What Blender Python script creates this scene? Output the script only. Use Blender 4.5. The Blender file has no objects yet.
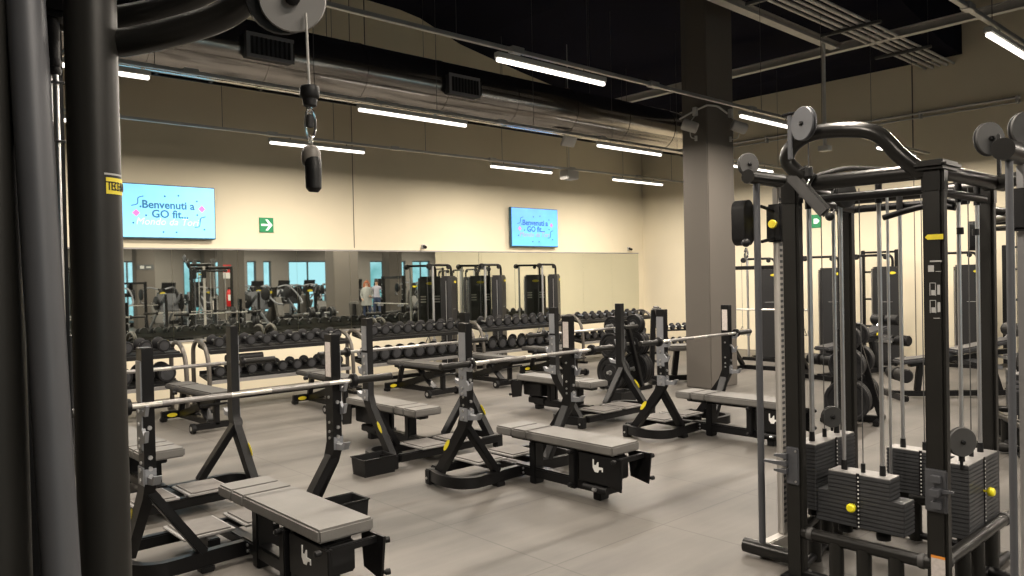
import bpy, bmesh, math, random
from mathutils import Vector, Matrix
random.seed(7)
SC = bpy.context.scene
COL = SC.collection
PI = math.pi

# ------------------------------------------------------------------ camera, world, exposure
YAW, PITCH, ROLL, FPX = .7393, -.0123, -.021, 775.
fw = Vector((math.sin(YAW)*math.cos(PITCH), math.cos(YAW)*math.cos(PITCH), math.sin(PITCH)))
rt = Vector((math.cos(YAW), -math.sin(YAW), 0)); up = rt.cross(fw)
rt, up = rt*math.cos(ROLL)+up*math.sin(ROLL), -rt*math.sin(ROLL)+up*math.cos(ROLL)
cd = bpy.data.cameras.new('camera'); cam = bpy.data.objects.new('camera', cd); COL.objects.link(cam)
cam.matrix_world = Matrix(((rt.x, up.x, -fw.x, 0), (rt.y, up.y, -fw.y, 0), (rt.z, up.z, -fw.z, 1.62), (0, 0, 0, 1)))
cd.sensor_width = 36; cd.lens = FPX/1024*36; cd.clip_start = .05; cd.clip_end = 200
SC.camera = cam
W = bpy.data.worlds.new('world'); SC.world = W; W.use_nodes = True
W.node_tree.nodes['Background'].inputs[0].default_value = (.36, .72, .86, 1)
W.node_tree.nodes['Background'].inputs[1].default_value = 1.25
_n = W.node_tree.nodes; _tc = _n.new('ShaderNodeTexCoord'); _nz = _n.new('ShaderNodeTexNoise'); _nz.inputs['Scale'].default_value = 14; _nz.inputs['Detail'].default_value = 5
_rp = _n.new('ShaderNodeValToRGB'); _rp.color_ramp.elements[0].position = .42; _rp.color_ramp.elements[0].color = (.12, .36, .38, 1)
_rp.color_ramp.elements[1].position = .58; _rp.color_ramp.elements[1].color = (.42, .78, .90, 1)
W.node_tree.links.new(_tc.outputs['Generated'], _nz.inputs['Vector']); W.node_tree.links.new(_nz.outputs['Fac'], _rp.inputs['Fac']); W.node_tree.links.new(_rp.outputs['Color'], _n['Background'].inputs[0])
SC.view_settings.view_transform = 'Standard'; SC.view_settings.look = 'None'
SC.view_settings.gamma = 1; SC.view_settings.exposure = 0.0
SC.view_settings.use_curve_mapping = False
try:
    SC.cycles.use_denoising = True
    SC.cycles.max_bounces = 7; SC.cycles.diffuse_bounces = 2; SC.cycles.glossy_bounces = 4
    SC.cycles.sample_clamp_indirect = 3.0; SC.cycles.caustics_reflective = False; SC.cycles.caustics_refractive = False
except Exception: pass
LAMP_W = 106.0          # power of each LED tube
TUBE_E = 3.2           # radiance of the visible diffuser

# ------------------------------------------------------------------ materials
MATS = {}
def mat(name, col, rough=.5, metal=0., var=.06, scale=12., bump=0., emit=0., spec=.5):
    if name in MATS: return MATS[name]
    m = bpy.data.materials.new(name); m.use_nodes = True; nt = m.node_tree; b = nt.nodes['Principled BSDF']
    b.inputs['Roughness'].default_value = rough; b.inputs['Metallic'].default_value = metal
    b.inputs['Specular IOR Level'].default_value = spec
    tc = nt.nodes.new('ShaderNodeTexCoord'); nz = nt.nodes.new('ShaderNodeTexNoise')
    nz.inputs['Scale'].default_value = scale; nz.inputs['Detail'].default_value = 3
    nt.links.new(tc.outputs['Object'], nz.inputs['Vector'])
    rp = nt.nodes.new('ShaderNodeValToRGB')
    rp.color_ramp.elements[0].position = .3; rp.color_ramp.elements[1].position = .7
    rp.color_ramp.elements[0].color = [c*(1-var) for c in col]+[1]
    rp.color_ramp.elements[1].color = [min(1, c*(1+var)) for c in col]+[1]
    nt.links.new(nz.outputs['Fac'], rp.inputs['Fac']); nt.links.new(rp.outputs['Color'], b.inputs['Base Color'])
    if bump:
        n2 = nt.nodes.new('ShaderNodeTexNoise'); n2.inputs['Scale'].default_value = scale*12
        nt.links.new(tc.outputs['Object'], n2.inputs['Vector'])
        bp = nt.nodes.new('ShaderNodeBump'); bp.inputs['Strength'].default_value = bump; bp.inputs['Distance'].default_value = .002
        nt.links.new(n2.outputs['Fac'], bp.inputs['Height']); nt.links.new(bp.outputs['Normal'], b.inputs['Normal'])
    if emit:
        b.inputs['Emission Strength'].default_value = emit
        nt.links.new(rp.outputs['Color'], b.inputs['Emission Color'])
    MATS[name] = m
    return m
BLK = mat('black_frame', (.005, .005, .0055), .36, 0, .15, 9, .15, spec=.28)
BLK2 = mat('matte_black_plastic', (.0065, .0065, .007), .5, 0, .15, 20, .3, spec=.3)
STEELG = mat('graphite_post', (.016, .0155, .014), .40, .1, .1, 6, .1, spec=.3)
GREYT = mat('grey_tube', (.085, .088, .097), .45, .3, .06, 8)
DKTUBE = mat('dark_tube', (.014, .0135, .0125), .28, .25, .1, 6)
SILV = mat('silver_steel', (.62, .62, .63), .28, .9, .05, 10)
CHROME = mat('chrome', (.8, .8, .8), .12, 1., .02, 10)
BARK = mat('bar_knurl', (.30, .29, .28), .42, .7, .1, 60)
BAR = mat('bar_steel', (.66, .64, .60), .3, .75, .05, 30)
PLATEG = mat('brushed_grey_plate', (.27, .28, .30), .42, .5, .06, 14)
PAD = mat('bench_vinyl', (.132, .127, .119), .55, 0, .08, 7, .35)
PADD = mat('dark_bench_vinyl', (.085, .082, .077), .55, 0, .08, 7, .35)
PAD_SHADED = mat('bench_vinyl_shaded', (.055, .055, .057), .55, 0, .1, 9, .3)  # same vinyl as the pad tops, with the shade of the sides in its colour
RUB = mat('rubber_head', (.010, .010, .011), .5, 0, .2, 15, .3, spec=.3)
RUBF = mat('rubber_face', (.045, .046, .05), .42, 0, .2, 15, .2, spec=.4)
RAILC = mat('perforated_rail', (.45, .43, .40), .45, .2, .05, 10)
FOOTP = mat('footplate_rubber', (.12, .112, .104), .7, 0, .1, 15, .4)
YEL = mat('yellow_badge', (.72, .60, .03), .45, 0, .05, 20)
YELK = mat('yellow_knob', (.85, .75, .02), .35, 0, .03, 20)
WHT = mat('white_print', (.75, .75, .73), .5, 0, .03, 20)
GLBL = mat('grey_print', (.38, .38, .37), .5, 0, .05, 20)
STICK = mat('white_sticker', (.55, .50, .47), .5, 0, .12, 60)
ORG = mat('orange_print', (.75, .28, .04), .5, 0, .05, 20)
PULLL = mat('pale_pulley', (.26, .255, .25), .5, .1, .06, 12)
PULL = mat('grey_pulley', (.05, .049, .048), .5, .1, .06, 12)
STACK = mat('stack_steel', (.062, .064, .068), .42, .35, .08, 18)
STACKT = mat('stack_top', (.34, .33, .32), .45, .3, .06, 18)
SHROUD = mat('shroud', (.018, .018, .019), .38, .1, .06, 5)
RACKG = mat('rack_tube', (.11, .10, .088), .36, .35, .06, 8)
TRAY = mat('rack_tray', (.012, .012, .012), .5, .1, .1, 10)
TRAYL = mat('rack_tray_lip', (.33, .32, .31), .4, .3, .06, 10)
REDP = mat('red_paint', (.55, .02, .02), .35, 0, .04, 10)
GALV = mat('galvanised', (.50, .50, .49), .38, .8, .12, 4)
PIPEG = mat('painted_pipe', (.58, .57, .55), .5, .2, .06, 6)
LAMPB = mat('lamp_housing', (.5, .5, .48), .5, 0, .04, 8)
CWHITE = mat('camera_white', (.55, .54, .52), .5, 0, .04, 8)
CABLE = mat('steel_cable', (.10, .10, .10), .4, .5, .05, 30)
LAMPG = mat('vent_frame', (.24, .24, .25), .45, .4, .06, 8)
VENTG = mat('vent_grey', (.055, .055, .06), .45, .4, .06, 8)

def wall_mat(name, col, rough=.85, seam=None):
    m = mat(name, col, rough, 0, .035, .9, .12, spec=.2)
    return m
CREAM = wall_mat('cream_plaster', (.79, .715, .545))
COLM = wall_mat('column_paint', (.128, .116, .103), .7)
CEIL = mat('ceiling_black', (.008, .008, .016), .9, 0, .3, .5, spec=.1)
GREYW = wall_mat('grey_wall', (.24, .225, .205))
FRAMEW = mat('window_frame_grey', (.07, .075, .08), .5, .2, .05, 6)
def floor_mat():
    m = bpy.data.materials.new('rubber_floor'); m.use_nodes = True; nt = m.node_tree; b = nt.nodes['Principled BSDF']
    N = nt.nodes.new; Lk = nt.links.new
    tc = N('ShaderNodeTexCoord')
    n1 = N('ShaderNodeTexNoise'); n1.inputs['Scale'].default_value = .8; n1.inputs['Detail'].default_value = 5; Lk(tc.outputs['Object'], n1.inputs['Vector'])
    mp = N('ShaderNodeMapping'); mp.inputs['Scale'].default_value = (.35, 3.2, 1); mp.inputs['Rotation'].default_value = (0, 0, .12); Lk(tc.outputs['Object'], mp.inputs['Vector'])
    n2 = N('ShaderNodeTexNoise'); n2.inputs['Scale'].default_value = 1.1; n2.inputs['Detail'].default_value = 6; n2.inputs['Roughness'].default_value = .6; Lk(mp.outputs['Vector'], n2.inputs['Vector'])
    n3 = N('ShaderNodeTexNoise'); n3.inputs['Scale'].default_value = 180; n3.inputs['Detail'].default_value = 2; Lk(tc.outputs['Object'], n3.inputs['Vector'])
    r1 = N('ShaderNodeValToRGB'); r1.color_ramp.elements[0].position = .37; r1.color_ramp.elements[0].color = (.056, .052, .046, 1)
    r1.color_ramp.elements[1].position = .60; r1.color_ramp.elements[1].color = (.142, .131, .117, 1)
    mx = N('ShaderNodeMath'); mx.operation = 'MULTIPLY_ADD'; mx.inputs[1].default_value = .5
    ad = N('ShaderNodeMath'); ad.operation = 'MULTIPLY'; ad.inputs[1].default_value = .5; Lk(n2.outputs['Fac'], ad.inputs[0])
    Lk(n1.outputs['Fac'], mx.inputs[0]); Lk(ad.outputs[0], mx.inputs[2]); Lk(mx.outputs[0], r1.inputs['Fac'])
    br = N('ShaderNodeTexBrick'); br.offset = 0; br.inputs['Scale'].default_value = 1; br.inputs['Brick Width'].default_value = 1.0
    br.inputs['Row Height'].default_value = 1.0; br.inputs['Mortar Size'].default_value = .006; br.inputs['Mortar Smooth'].default_value = .3
    br.inputs['Color1'].default_value = (1, 1, 1, 1); br.inputs['Color2'].default_value = (.96, .96, .96, 1); br.inputs['Mortar'].default_value = (.60, .60, .60, 1)
    mp2 = N('ShaderNodeMapping'); mp2.inputs['Location'].default_value = (-.085, -.07, 0); Lk(tc.outputs['Object'], mp2.inputs['Vector']); Lk(mp2.outputs['Vector'], br.inputs['Vector'])
    mu = N('ShaderNodeMixRGB'); mu.blend_type = 'MULTIPLY'; mu.inputs[0].default_value = 1
    Lk(r1.outputs['Color'], mu.inputs[1]); Lk(br.outputs['Color'], mu.inputs[2]); Lk(mu.outputs[0], b.inputs['Base Color'])
    rr = N('ShaderNodeMapRange'); rr.inputs[3].default_value = .42; rr.inputs[4].default_value = .62; Lk(n2.outputs['Fac'], rr.inputs[0]); Lk(rr.outputs[0], b.inputs['Roughness'])
    bp = N('ShaderNodeBump'); bp.inputs['Strength'].default_value = .12; bp.inputs['Distance'].default_value = .003; Lk(n3.outputs['Fac'], bp.inputs['Height']); Lk(bp.outputs['Normal'], b.inputs['Normal'])
    return m
def mirror_mat():
    m = bpy.data.materials.new('mirror_glass'); m.use_nodes = True; b = m.node_tree.nodes['Principled BSDF']
    b.inputs['Base Color'].default_value = (.86, .89, .82, 1); b.inputs['Metallic'].default_value = 1; b.inputs['Roughness'].default_value = .015
    return m
def duct_mat():
    m = mat('duct_metal', (.40, .38, .355), .17, .97, .06, 2.5)
    return m

# ------------------------------------------------------------------ mesh builder
def V(*a): return Vector(a)
class MB:
    def __init__(s): s.v = []; s.f = []; s.m = []; s.mats = []
    def mi(s, m):
        if m not in s.mats: s.mats.append(m)
        return s.mats.index(m)
    def add(s, vs, fs, m):
        o = len(s.v); s.v += [tuple(v) for v in vs]; i = s.mi(m)
        for f in fs: s.f.append([o+k for k in f]); s.m.append(i)
        return s
    def box(s, x0, x1, y0, y1, z0, z1, m, bev=0., M=None):
        bm = bmesh.new(); bmesh.ops.create_cube(bm, size=1)
        for v in bm.verts: v.co = V((x0+x1)/2+v.co.x*(x1-x0), (y0+y1)/2+v.co.y*(y1-y0), (z0+z1)/2+v.co.z*(z1-z0))
        if bev:
            bev = min(bev, .45*min(abs(x1-x0), abs(y1-y0), abs(z1-z0)))
            bmesh.ops.bevel(bm, geom=bm.edges[:], offset=bev, segments=2, affect='EDGES')
        bm.verts.index_update()
        vs = [(M @ v.co if M else v.co) for v in bm.verts]; fs = [[v.index for v in f.verts] for f in bm.faces]
        bm.free(); return s.add(vs, fs, m)
    def beam(s, p0, p1, w, h, m, upv=(0, 0, 1), bev=.006):      # w along side, h along upv
        p0, p1 = Vector(p0), Vector(p1); d = p1-p0; L = d.length; d.normalize(); u = Vector(upv)
        sd = d.cross(u)
        if sd.length < 1e-4: sd = d.cross(V(1, 0, 0))
        sd.normalize(); u = sd.cross(d)
        M = Matrix(((sd.x, d.x, u.x, p0.x), (sd.y, d.y, u.y, p0.y), (sd.z, d.z, u.z, p0.z), (0, 0, 0, 1)))
        return s.box(-w/2, w/2, 0, L, -h/2, h/2, m, bev, M)
    def tube(s, pts, r, m, seg=12, caps=True, closed=False, flat=None):
        pts = [Vector(p) for p in pts]; n = len(pts); rs = r if isinstance(r, (list, tuple)) else [r]*n
        rings = []; prev = None
        for i, p in enumerate(pts):
            if closed: t = (pts[(i+1) % n]-pts[i-1])
            else: t = pts[min(i+1, n-1)]-pts[max(i-1, 0)]
            t.normalize()
            if prev is None:
                a = V(0, 0, 1) if abs(t.z) < .9 else V(1, 0, 0); nrm = t.cross(a).normalized()
            else:
                nrm = (prev-t*prev.dot(t))
                nrm = nrm.normalized() if nrm.length > 1e-6 else t.orthogonal().normalized()
            prev = nrm; b = t.cross(nrm)
            rings.append([p+(nrm*math.cos(2*PI*k/seg)+b*math.sin(2*PI*k/seg))*rs[i] for k in range(seg)])
        vs = [v for R in rings for v in R]; fs = []
        for i in range(n if closed else n-1):
            j = (i+1) % n
            for k in range(seg): fs.append([i*seg+k, i*seg+(k+1) % seg, j*seg+(k+1) % seg, j*seg+k])
        if caps and not closed: fs.append(list(range(seg))[::-1]); fs.append([(n-1)*seg+k for k in range(seg)])
        return s.add(vs, fs, m)
    def cyl(s, p0, p1, r, m, seg=16): return s.tube([p0, p1], r, m, seg)
    def lathe(s, prof, o, ax, m, seg=20):                         # prof: [(r, t)] along ax
        o = Vector(o); ax = Vector(ax).normalized(); a = ax.orthogonal().normalized(); b = ax.cross(a)
        vs = []; fs = []; n = len(prof)
        for r, t in prof:
            for k in range(seg): vs.append(o+ax*t+(a*math.cos(2*PI*k/seg)+b*math.sin(2*PI*k/seg))*r)
        for i in range(n-1):
            for k in range(seg): fs.append([i*seg+k, i*seg+(k+1) % seg, (i+1)*seg+(k+1) % seg, (i+1)*seg+k])
        fs.append(list(range(seg))[::-1]); fs.append([(n-1)*seg+k for k in range(seg)])
        return s.add(vs, fs, m)
    def prism(s, poly, o, u, v, n, t, m):                         # polygon in (u,v) at o, thickness t along n
        o, u, v, n = Vector(o), Vector(u), Vector(v), Vector(n); k = len(poly)
        vs = [o+u*a+v*b for a, b in poly]+[o+u*a+v*b+n*t for a, b in poly]
        fs = [list(range(k))[::-1], [k+i for i in range(k)]]+[[i, (i+1) % k, k+(i+1) % k, k+i] for i in range(k)]
        return s.add(vs, fs, m)
    def sphere(s, c, r, m, seg=14, rings=8, sc=(1, 1, 1)):
        c = Vector(c); vs = []; fs = []
        for i in range(rings+1):
            th = PI*i/rings
            for k in range(seg):
                ph = 2*PI*k/seg; vs.append(c+V(math.sin(th)*math.cos(ph)*sc[0], math.sin(th)*math.sin(ph)*sc[1], math.cos(th)*sc[2])*r)
        for i in range(rings):
            for k in range(seg): fs.append([i*seg+k, (i+1)*seg+k, (i+1)*seg+(k+1) % seg, i*seg+(k+1) % seg])
        return s.add(vs, fs, m)
    def build(s, name, parent=None):
        me = bpy.data.meshes.new(name); me.from_pydata(s.v, [], s.f)
        for m in s.mats: me.materials.append(m)
        me.polygons.foreach_set('material_index', s.m)
        bm = bmesh.new(); bm.from_mesh(me); bmesh.ops.recalc_face_normals(bm, faces=bm.faces[:]); bm.to_mesh(me); bm.free()
        me.polygons.foreach_set('use_smooth', [True]*len(me.polygons)); me.set_sharp_from_angle(angle=math.radians(38))
        o = bpy.data.objects.new(name, me); COL.objects.link(o); o.parent = parent
        return o
def curve_pts(pts, n=6):                                           # Catmull-Rom through the points
    P = [Vector(p) for p in pts]; P = [P[0]*2-P[1]]+P+[P[-1]*2-P[-2]]; out = []
    for i in range(1, len(P)-2):
        for k in range(n):
            t = k/n; a, b, c, d = P[i-1:i+3]
            out.append(.5*((2*b)+(c-a)*t+(2*a-5*b+4*c-d)*t*t+(3*b-a-3*c+d)*t**3))
    out.append(P[-2]); return out
def fillet(pts, r, n=6):                                           # straight runs with rounded corners
    P = [Vector(p) for p in pts]; out = [P[0]]
    for i in range(1, len(P)-1):
        a = (P[i-1]-P[i]); b = (P[i+1]-P[i]); rr = min(r, a.length*.48, b.length*.48)
        s0, s1 = P[i]+a.normalized()*rr, P[i]+b.normalized()*rr
        for k in range(n+1):
            t = k/n; out.append(s0*(1-t)**2+P[i]*2*t*(1-t)+s1*t*t)
    out.append(P[-1]); return out
def ribbon(mb, pts, w, h, m):                                      # bent flat bar: w horizontal, h vertical
    pts = [Vector(p) for p in pts]; vs = []; fs = []; n = len(pts)
    for i, p in enumerate(pts):
        t = (pts[min(i+1, n-1)]-pts[max(i-1, 0)]).normalized(); sd = t.cross(V(0, 0, 1)).normalized(); u = sd.cross(t)
        for a, b in ((-1, -1), (1, -1), (1, 1), (-1, 1)): vs.append(p+sd*w/2*a+u*h/2*b)
    for i in range(n-1):
        for k in range(4): fs.append([i*4+k, i*4+(k+1) % 4, i*4+4+(k+1) % 4, i*4+4+k])
    fs.append([3, 2, 1, 0]); fs.append([(n-1)*4+k for k in range(4)])
    return mb.add(vs, fs, m)
def tag(o, label, cat, group=None):
    o['label'] = label; o['category'] = cat
    if group: o['group'] = group
    return o
def thing(name, label, cat, loc=(0, 0, 0), rz=0., group=None):
    o = bpy.data.objects.new(name, None); COL.objects.link(o); o.location = loc; o.rotation_euler = (0, 0, rz)
    o.empty_display_size = .1
    return tag(o, label, cat, group)
def dup(root, loc, rz=None, label=None, group=None, scale=None):
    def cp(o, par):
        c = o.copy(); COL.objects.link(c); c.parent = par
        for ch in list(KIDS.get(o.name, [])): cp(ch, c)
        return c
    for o in list(bpy.data.objects):
        pass
    r = cp(root, None); r.location = loc
    if rz is not None: r.rotation_euler = (0, 0, rz)
    if label: r['label'] = label
    if group: r['group'] = group
    if scale: r.scale = (scale,)*3 if not isinstance(scale, tuple) else scale
    return r
KIDS = {}
def reg(root):                                                     # remember the children of a finished thing for dup()
    def go(o):
        KIDS[o.name] = [c for c in o.children]
        for c in o.children: go(c)
    go(root); return root
def struct(mb, name):
    o = mb.build(name); o['kind'] = 'structure'; return o
def text_obj(name, body, size, m, loc, rot, parent=None, depth=.001, align='CENTER', shear=0.):
    cu = bpy.data.curves.new(name, 'FONT'); cu.body = body; cu.size = size; cu.extrude = depth; cu.align_x = align; cu.shear = shear; cu.resolution_u = 3; cu.offset = size*.022 if name == 'headline' else 0
    t = bpy.data.objects.new(name+'_tmp', cu); COL.objects.link(t)
    dg = bpy.context.evaluated_depsgraph_get(); me = bpy.data.meshes.new_from_object(t.evaluated_get(dg)); bpy.data.objects.remove(t)
    me.materials.clear(); me.materials.append(m)
    o = bpy.data.objects.new(name, me); COL.objects.link(o); o.location = loc; o.rotation_euler = rot; o.parent = parent
    return o
ORD = ['first', 'second', 'third', 'fourth', 'fifth', 'sixth', 'seventh', 'eighth', 'ninth', 'tenth', 'eleventh', 'twelfth']

# ------------------------------------------------------------------ room shell
XW, YW, XL, YB, XF, YE = 14.85, 11.6, -6.0, -12.0, 27.0, 3.3
FLOOR = floor_mat()
struct(MB().box(XL-.2, XF+.2, YB-.2, YW+.2, -.1, 0, FLOOR), 'floor')
struct(MB().box(XL-.2, XW+.2, YW, YW+.2, 0, 8, CREAM), 'wall_back')
struct(MB().box(XW, XW+.2, YE, YW, 0, 8, CREAM), 'wall_right')
struct(MB().box(XW+.2, XF+.2, YE, YE+.2, 0, 8, GREYW), 'wall_side')
struct(MB().box(XF, XF+.2, YB, YE, 0, 8, GREYW), 'wall_far_right')
struct(MB().box(XL-.2, XL, YB, YW, 0, 8, GREYW), 'wall_left')
# wall behind the camera: piers between tall windows
wins = [(6.6, 7.7), (9.4, 10.8), (12.4, 13.25), (13.8, 14.4), (15.3, 15.75), (16.1, 16.5), (17.4, 19.5), (22.0, 22.85), (23.5, 24.25), (24.7, 25.9), (-4.5, -1.5), (1.0, 4.0)]
wins.sort()
wb = MB(); x = XL-.2
for a, b in wins:
    wb.box(x, a, YB-.2, YB, 0, 8, GREYW); wb.box(a, b, YB-.2, YB, 2.7, 8, GREYW); wb.box(a, b, YB-.2, YB, 0, .25, GREYW); x = b
wb.box(x, XF+.2, YB-.2, YB, 0, 8, GREYW); struct(wb, 'wall_front')
for i, (a, b) in enumerate(wins):
    w = MB(); t = .05
    w.box(a, a+t, YB-.16, YB-.06, .25, 2.7, FRAMEW, .004).box(b-t, b, YB-.16, YB-.06, .25, 2.7, FRAMEW, .004)
    w.box(a+t, b-t, YB-.16, YB-.06, 2.64, 2.7, FRAMEW, .004).box(a+t, b-t, YB-.16, YB-.06, .25, .31, FRAMEW, .004)
    if b-a > 1: w.box((a+b)/2-.03, (a+b)/2+.03, YB-.15, YB-.07, .31, 2.64, FRAMEW, .004)
    struct(w, 'window_%d' % (i+1))
# ceiling: vaulted black deck over the far part, flat and higher over the near part
prof = [(XL-.2, 6.5), (7.3, 6.5), (8.0, 6.48), (8.44, 6.42), (9.36, 6.12), (10.92, 5.85), (12.1, 5.68), (14.0, 5.36), (XW, 5.33)]
cm = MB()
for (x0, z0), (x1, z1) in zip(prof, prof[1:]):
    cm.prism([(x0, z0), (x1, z1), (x1, z1+.15), (x0, z0+.15)], (0, 4.68, 0), (1, 0, 0), (0, 0, 1), (0, 1, 0), YW-4.68, CEIL)
cm.box(XL-.2, XF+.2, YB-.2, 4.68, 7.9, 8.0, CEIL)
k = [(a, b) for a, b in prof]+[(XW, 8), (XL-.2, 8)]
cm.prism(k, (0, 4.63, 0), (1, 0, 0), (0, 0, 1), (0, 1, 0), .05, CEIL)
struct(cm, 'ceiling')
# seams of the wall cladding
sm = mat('seam_dark', (.12, .10, .08), .8)
for i, x in enumerate((6.95,)):
    struct(MB().box(x-.006, x+.006, YW-.004, YW+.001, 2.2, 6.5, sm), 'trim_%d' % (i+1))
struct(MB().box(XW-.004, XW+.001, 5.44, 5.455, 0, 5.3, sm), 'trim_2')
# columns
def column(x0, x1, y0, y1, n):
    o = MB().box(x0, x1, y0, y1, 0, 7.9, COLM, .012).build('column'); tag(o, n, 'column')
    o['kind'] = 'structure'; return o
for i, (a, b, c, d) in enumerate(((9.37, 10.05, 6.16, 6.58), (9.37, 10.05, -.5, -.1), (9.37, 10.05, -8.9, -8.4), (13.1, 13.6, -11.9, -11.4), (18.6, 19.2, -1.2, -.7), (19.9, 20.6, -7.6, -7.0))):
    mbc = MB().box(a, b, c, d, 0, 6.3 if i == 0 else 7.9, COLM, .012); o = mbc.build('trim_%d' % (i+3)); o['kind'] = 'structure'

# ------------------------------------------------------------------ wall mirror
MIR = mirror_mat()
mr = thing('wall_mirror', 'long frameless wall mirror in panels along the back wall behind the dumbbell racks', 'mirror', (0, YW, 0))
px = [1.0+.975*i for i in range(15)]
for a, b in zip(px, px[1:]):
    MB().box(a+.0015, b-.0015, -.012, -.004, .82, 2.14, MIR).build('mirror_panel', mr)
MB().box(px[0], px[-1], -.02, -.001, 2.142, 2.165, TRAYL).build('top_channel', mr)
MB().box(px[0], px[-1], -.02, -.001, .795, .818, TRAYL).build('bottom_channel', mr)

# ------------------------------------------------------------------ ceiling lights
TUBE = mat('tube_diffuser', (1., .93, .84), .5, 0, .01, 5, emit=TUBE_E)
def ceiling_light(x0, x1, y, label, z=3.5):
    t = thing('ceiling_light', label, 'ceiling light', ((x0+x1)/2, y, z), 0, 'linear LED ceiling lights'); h = (x1-x0)/2
    MB().box(-h, h, -.03, .03, .022, .07, LAMPB, .006).build('housing', t)
    MB().box(-h+.01, h-.01, -.02, .02, -.012, .021, TUBE, .008).build('diffuser', t)
    [MB().cyl((q, 0, .07), (q, 0, .12), .006, CABLE, 6).build('hanger', t) for q in (-h+.3, h-.3)]
    ld = bpy.data.lights.new('tube_light', 'AREA'); ld.shape = 'RECTANGLE'; ld.size = x1-x0; ld.size_y = .05; ld.energy = LAMP_W*(x1-x0)/1.5
    ld.color = (1., .89, .76)
    lo = bpy.data.objects.new('lamp_light', ld); COL.objects.link(lo); lo.parent = t; lo.location = (0, 0, -.02)
    return t
LR = {9.83: [(.75, 2.25, 'leftmost of the back row, hidden by the black post'), (4.63, 6.1, 'in the back row left of the hanging cable handle'), (8.53, 10.0, 'in the back row above the far screen'), (11.68, 13.28, 'at the right end of the back row beside the corner')],
      7.4: [(.85, 2.36, 'in the middle row beside the near black post'), (4.52, 6.05, 'in middle row under the big duct, right of the hanging rope'), (8.46, 9.98, 'in the middle row just left of the column'), (11.9, 13.4, 'in the middle row just right of the column')],
      5.0: [(.5, 2.0, 'in third row above near cable machine'), (4.43, 5.85, 'largest one above the benches, left of the column'), (8.31, 9.7, 'in the third row right of the column spotlights'), (12.2, 13.7, 'in the third row hidden behind the cable tower')],
      2.02: [(.4, 1.9, 'in the near row over the camera side'), (3.2, 4.7, 'in the near row just above the picture'), (7.08, 8.55, 'at the top right edge of the picture')]}
for y, L in LR.items():
    for a, b, s in L: ceiling_light(a, b, y, 'linear LED light %s' % s)
for y in (-1., -4., -7., -10.):
    for k, x in enumerate((1.2, 6.0, 10.8, 15.6, 20.4, 24.6)):
        ceiling_light(x-.75, x+.75, y, 'warm linear LED ceiling light over the gym floor behind the camera')['group'] = 'ceiling lights behind the camera'
for x, y in ((17.5, 1.6), (22., 1.6), (11.6, 2.0)):
    ceiling_light(x-.75, x+.75, y, 'warm linear LED ceiling light over the gym floor behind the camera')['group'] = 'ceiling lights behind the camera'
# support rails over the light rows
for y, nm in ((9.83, 'back'), (7.4, 'middle'), (5.0, 'third'), (2.02, 'near')):
    t = thing('light_rail', 'thin galvanised conduit rail carrying the %s row of lights' % nm, 'rail', (0, y, 3.6), 0, 'rails over the light rows')
    MB().box(-5, 14.3, -.022, .022, 0, .035, GALV, .004).build('rail', t)
    for i in range(12): MB().cyl((-4+1.6*i, 0, .03), (-4+1.6*i, 0, 1.9 if -4+1.6*i > 8 else 2.8), .0035, CABLE, 6).build('hanger_wire', t)
    for i in range(9): MB().box(-3.2+1.95*i, -3.2+1.95*i+.14, -.035, .035, -.005, .05, GALV, .004).build('joint_clip', t)

# ------------------------------------------------------------------ duct with grilles
DUCT = duct_mat()
dt = thing('ventilation_duct', 'large round galvanised ventilation duct running under the ceiling', 'duct', (0, 8.0, 4.08))
p = [(-5.5, 0, 0), (11.2, 0, 0)]
MB().tube([(-5.5, 0, 0), (12.4, 0, 0)], .345, DUCT, 48).build('duct_pipe', dt)
for i in range(14):
    x = -4.6+1.18*i
    MB().tube([(x-.012, 0, 0), (x+.012, 0, 0)], .352, DUCT, 40).build('seam_ring', dt)
for a, b in ((3.36, 3.86), (5.94, 6.42), (.8, 1.36)):
    v = MB(); v.box(a, b, -.42, -.2, -.15, .09, VENTG, .004)
    v.box(a-.01, b+.01, -.43, -.42, .06, .10, LAMPG, .003).box(a-.01, b+.01, -.43, -.42, -.16, -.12, LAMPG, .003)
    v.box(a-.01, a+.03, -.43, -.42, -.12, .06, LAMPG, .003).box(b-.03, b+.01, -.43, -.42, -.12, .06, LAMPG, .003)
    g = v.build('grille_box', dt); s = MB()
    for k in range(10): s.box(a+.045+k*.05, a+.06+k*.05, -.432, -.42, -.12, .06, BLK2)
    s.build('louvre', g)
for x in (-3, 1, 5, 9): MB().cyl((x, 0, .34), (x, 0, 2.0), .006, CABLE, 6).build('hanger_rod', dt)

# second slim dark duct run behind and cable ladder between rows
t = thing('cable_ladder', 'dark slim cable ladder running beside the back row of lights', 'cable tray', (0, 8.9, 3.95))
c = MB().box(-5, 13.5, -.1, -.08, 0, .05, BLK2).box(-5, 13.5, .08, .1, 0, .05, BLK2); c.build('side_rail', t)
[MB().box(-4.9+.6*i, -4.87+.6*i, -.08, .08, .005, .025, BLK2).build('rung', t) for i in range(30)]
[MB().cyl((x, 0, .03), (x, 0, 1.4), .004, CABLE, 6).build('hanger', t) for x in (-4, -1, 2, 5, 8, 11)]
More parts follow.
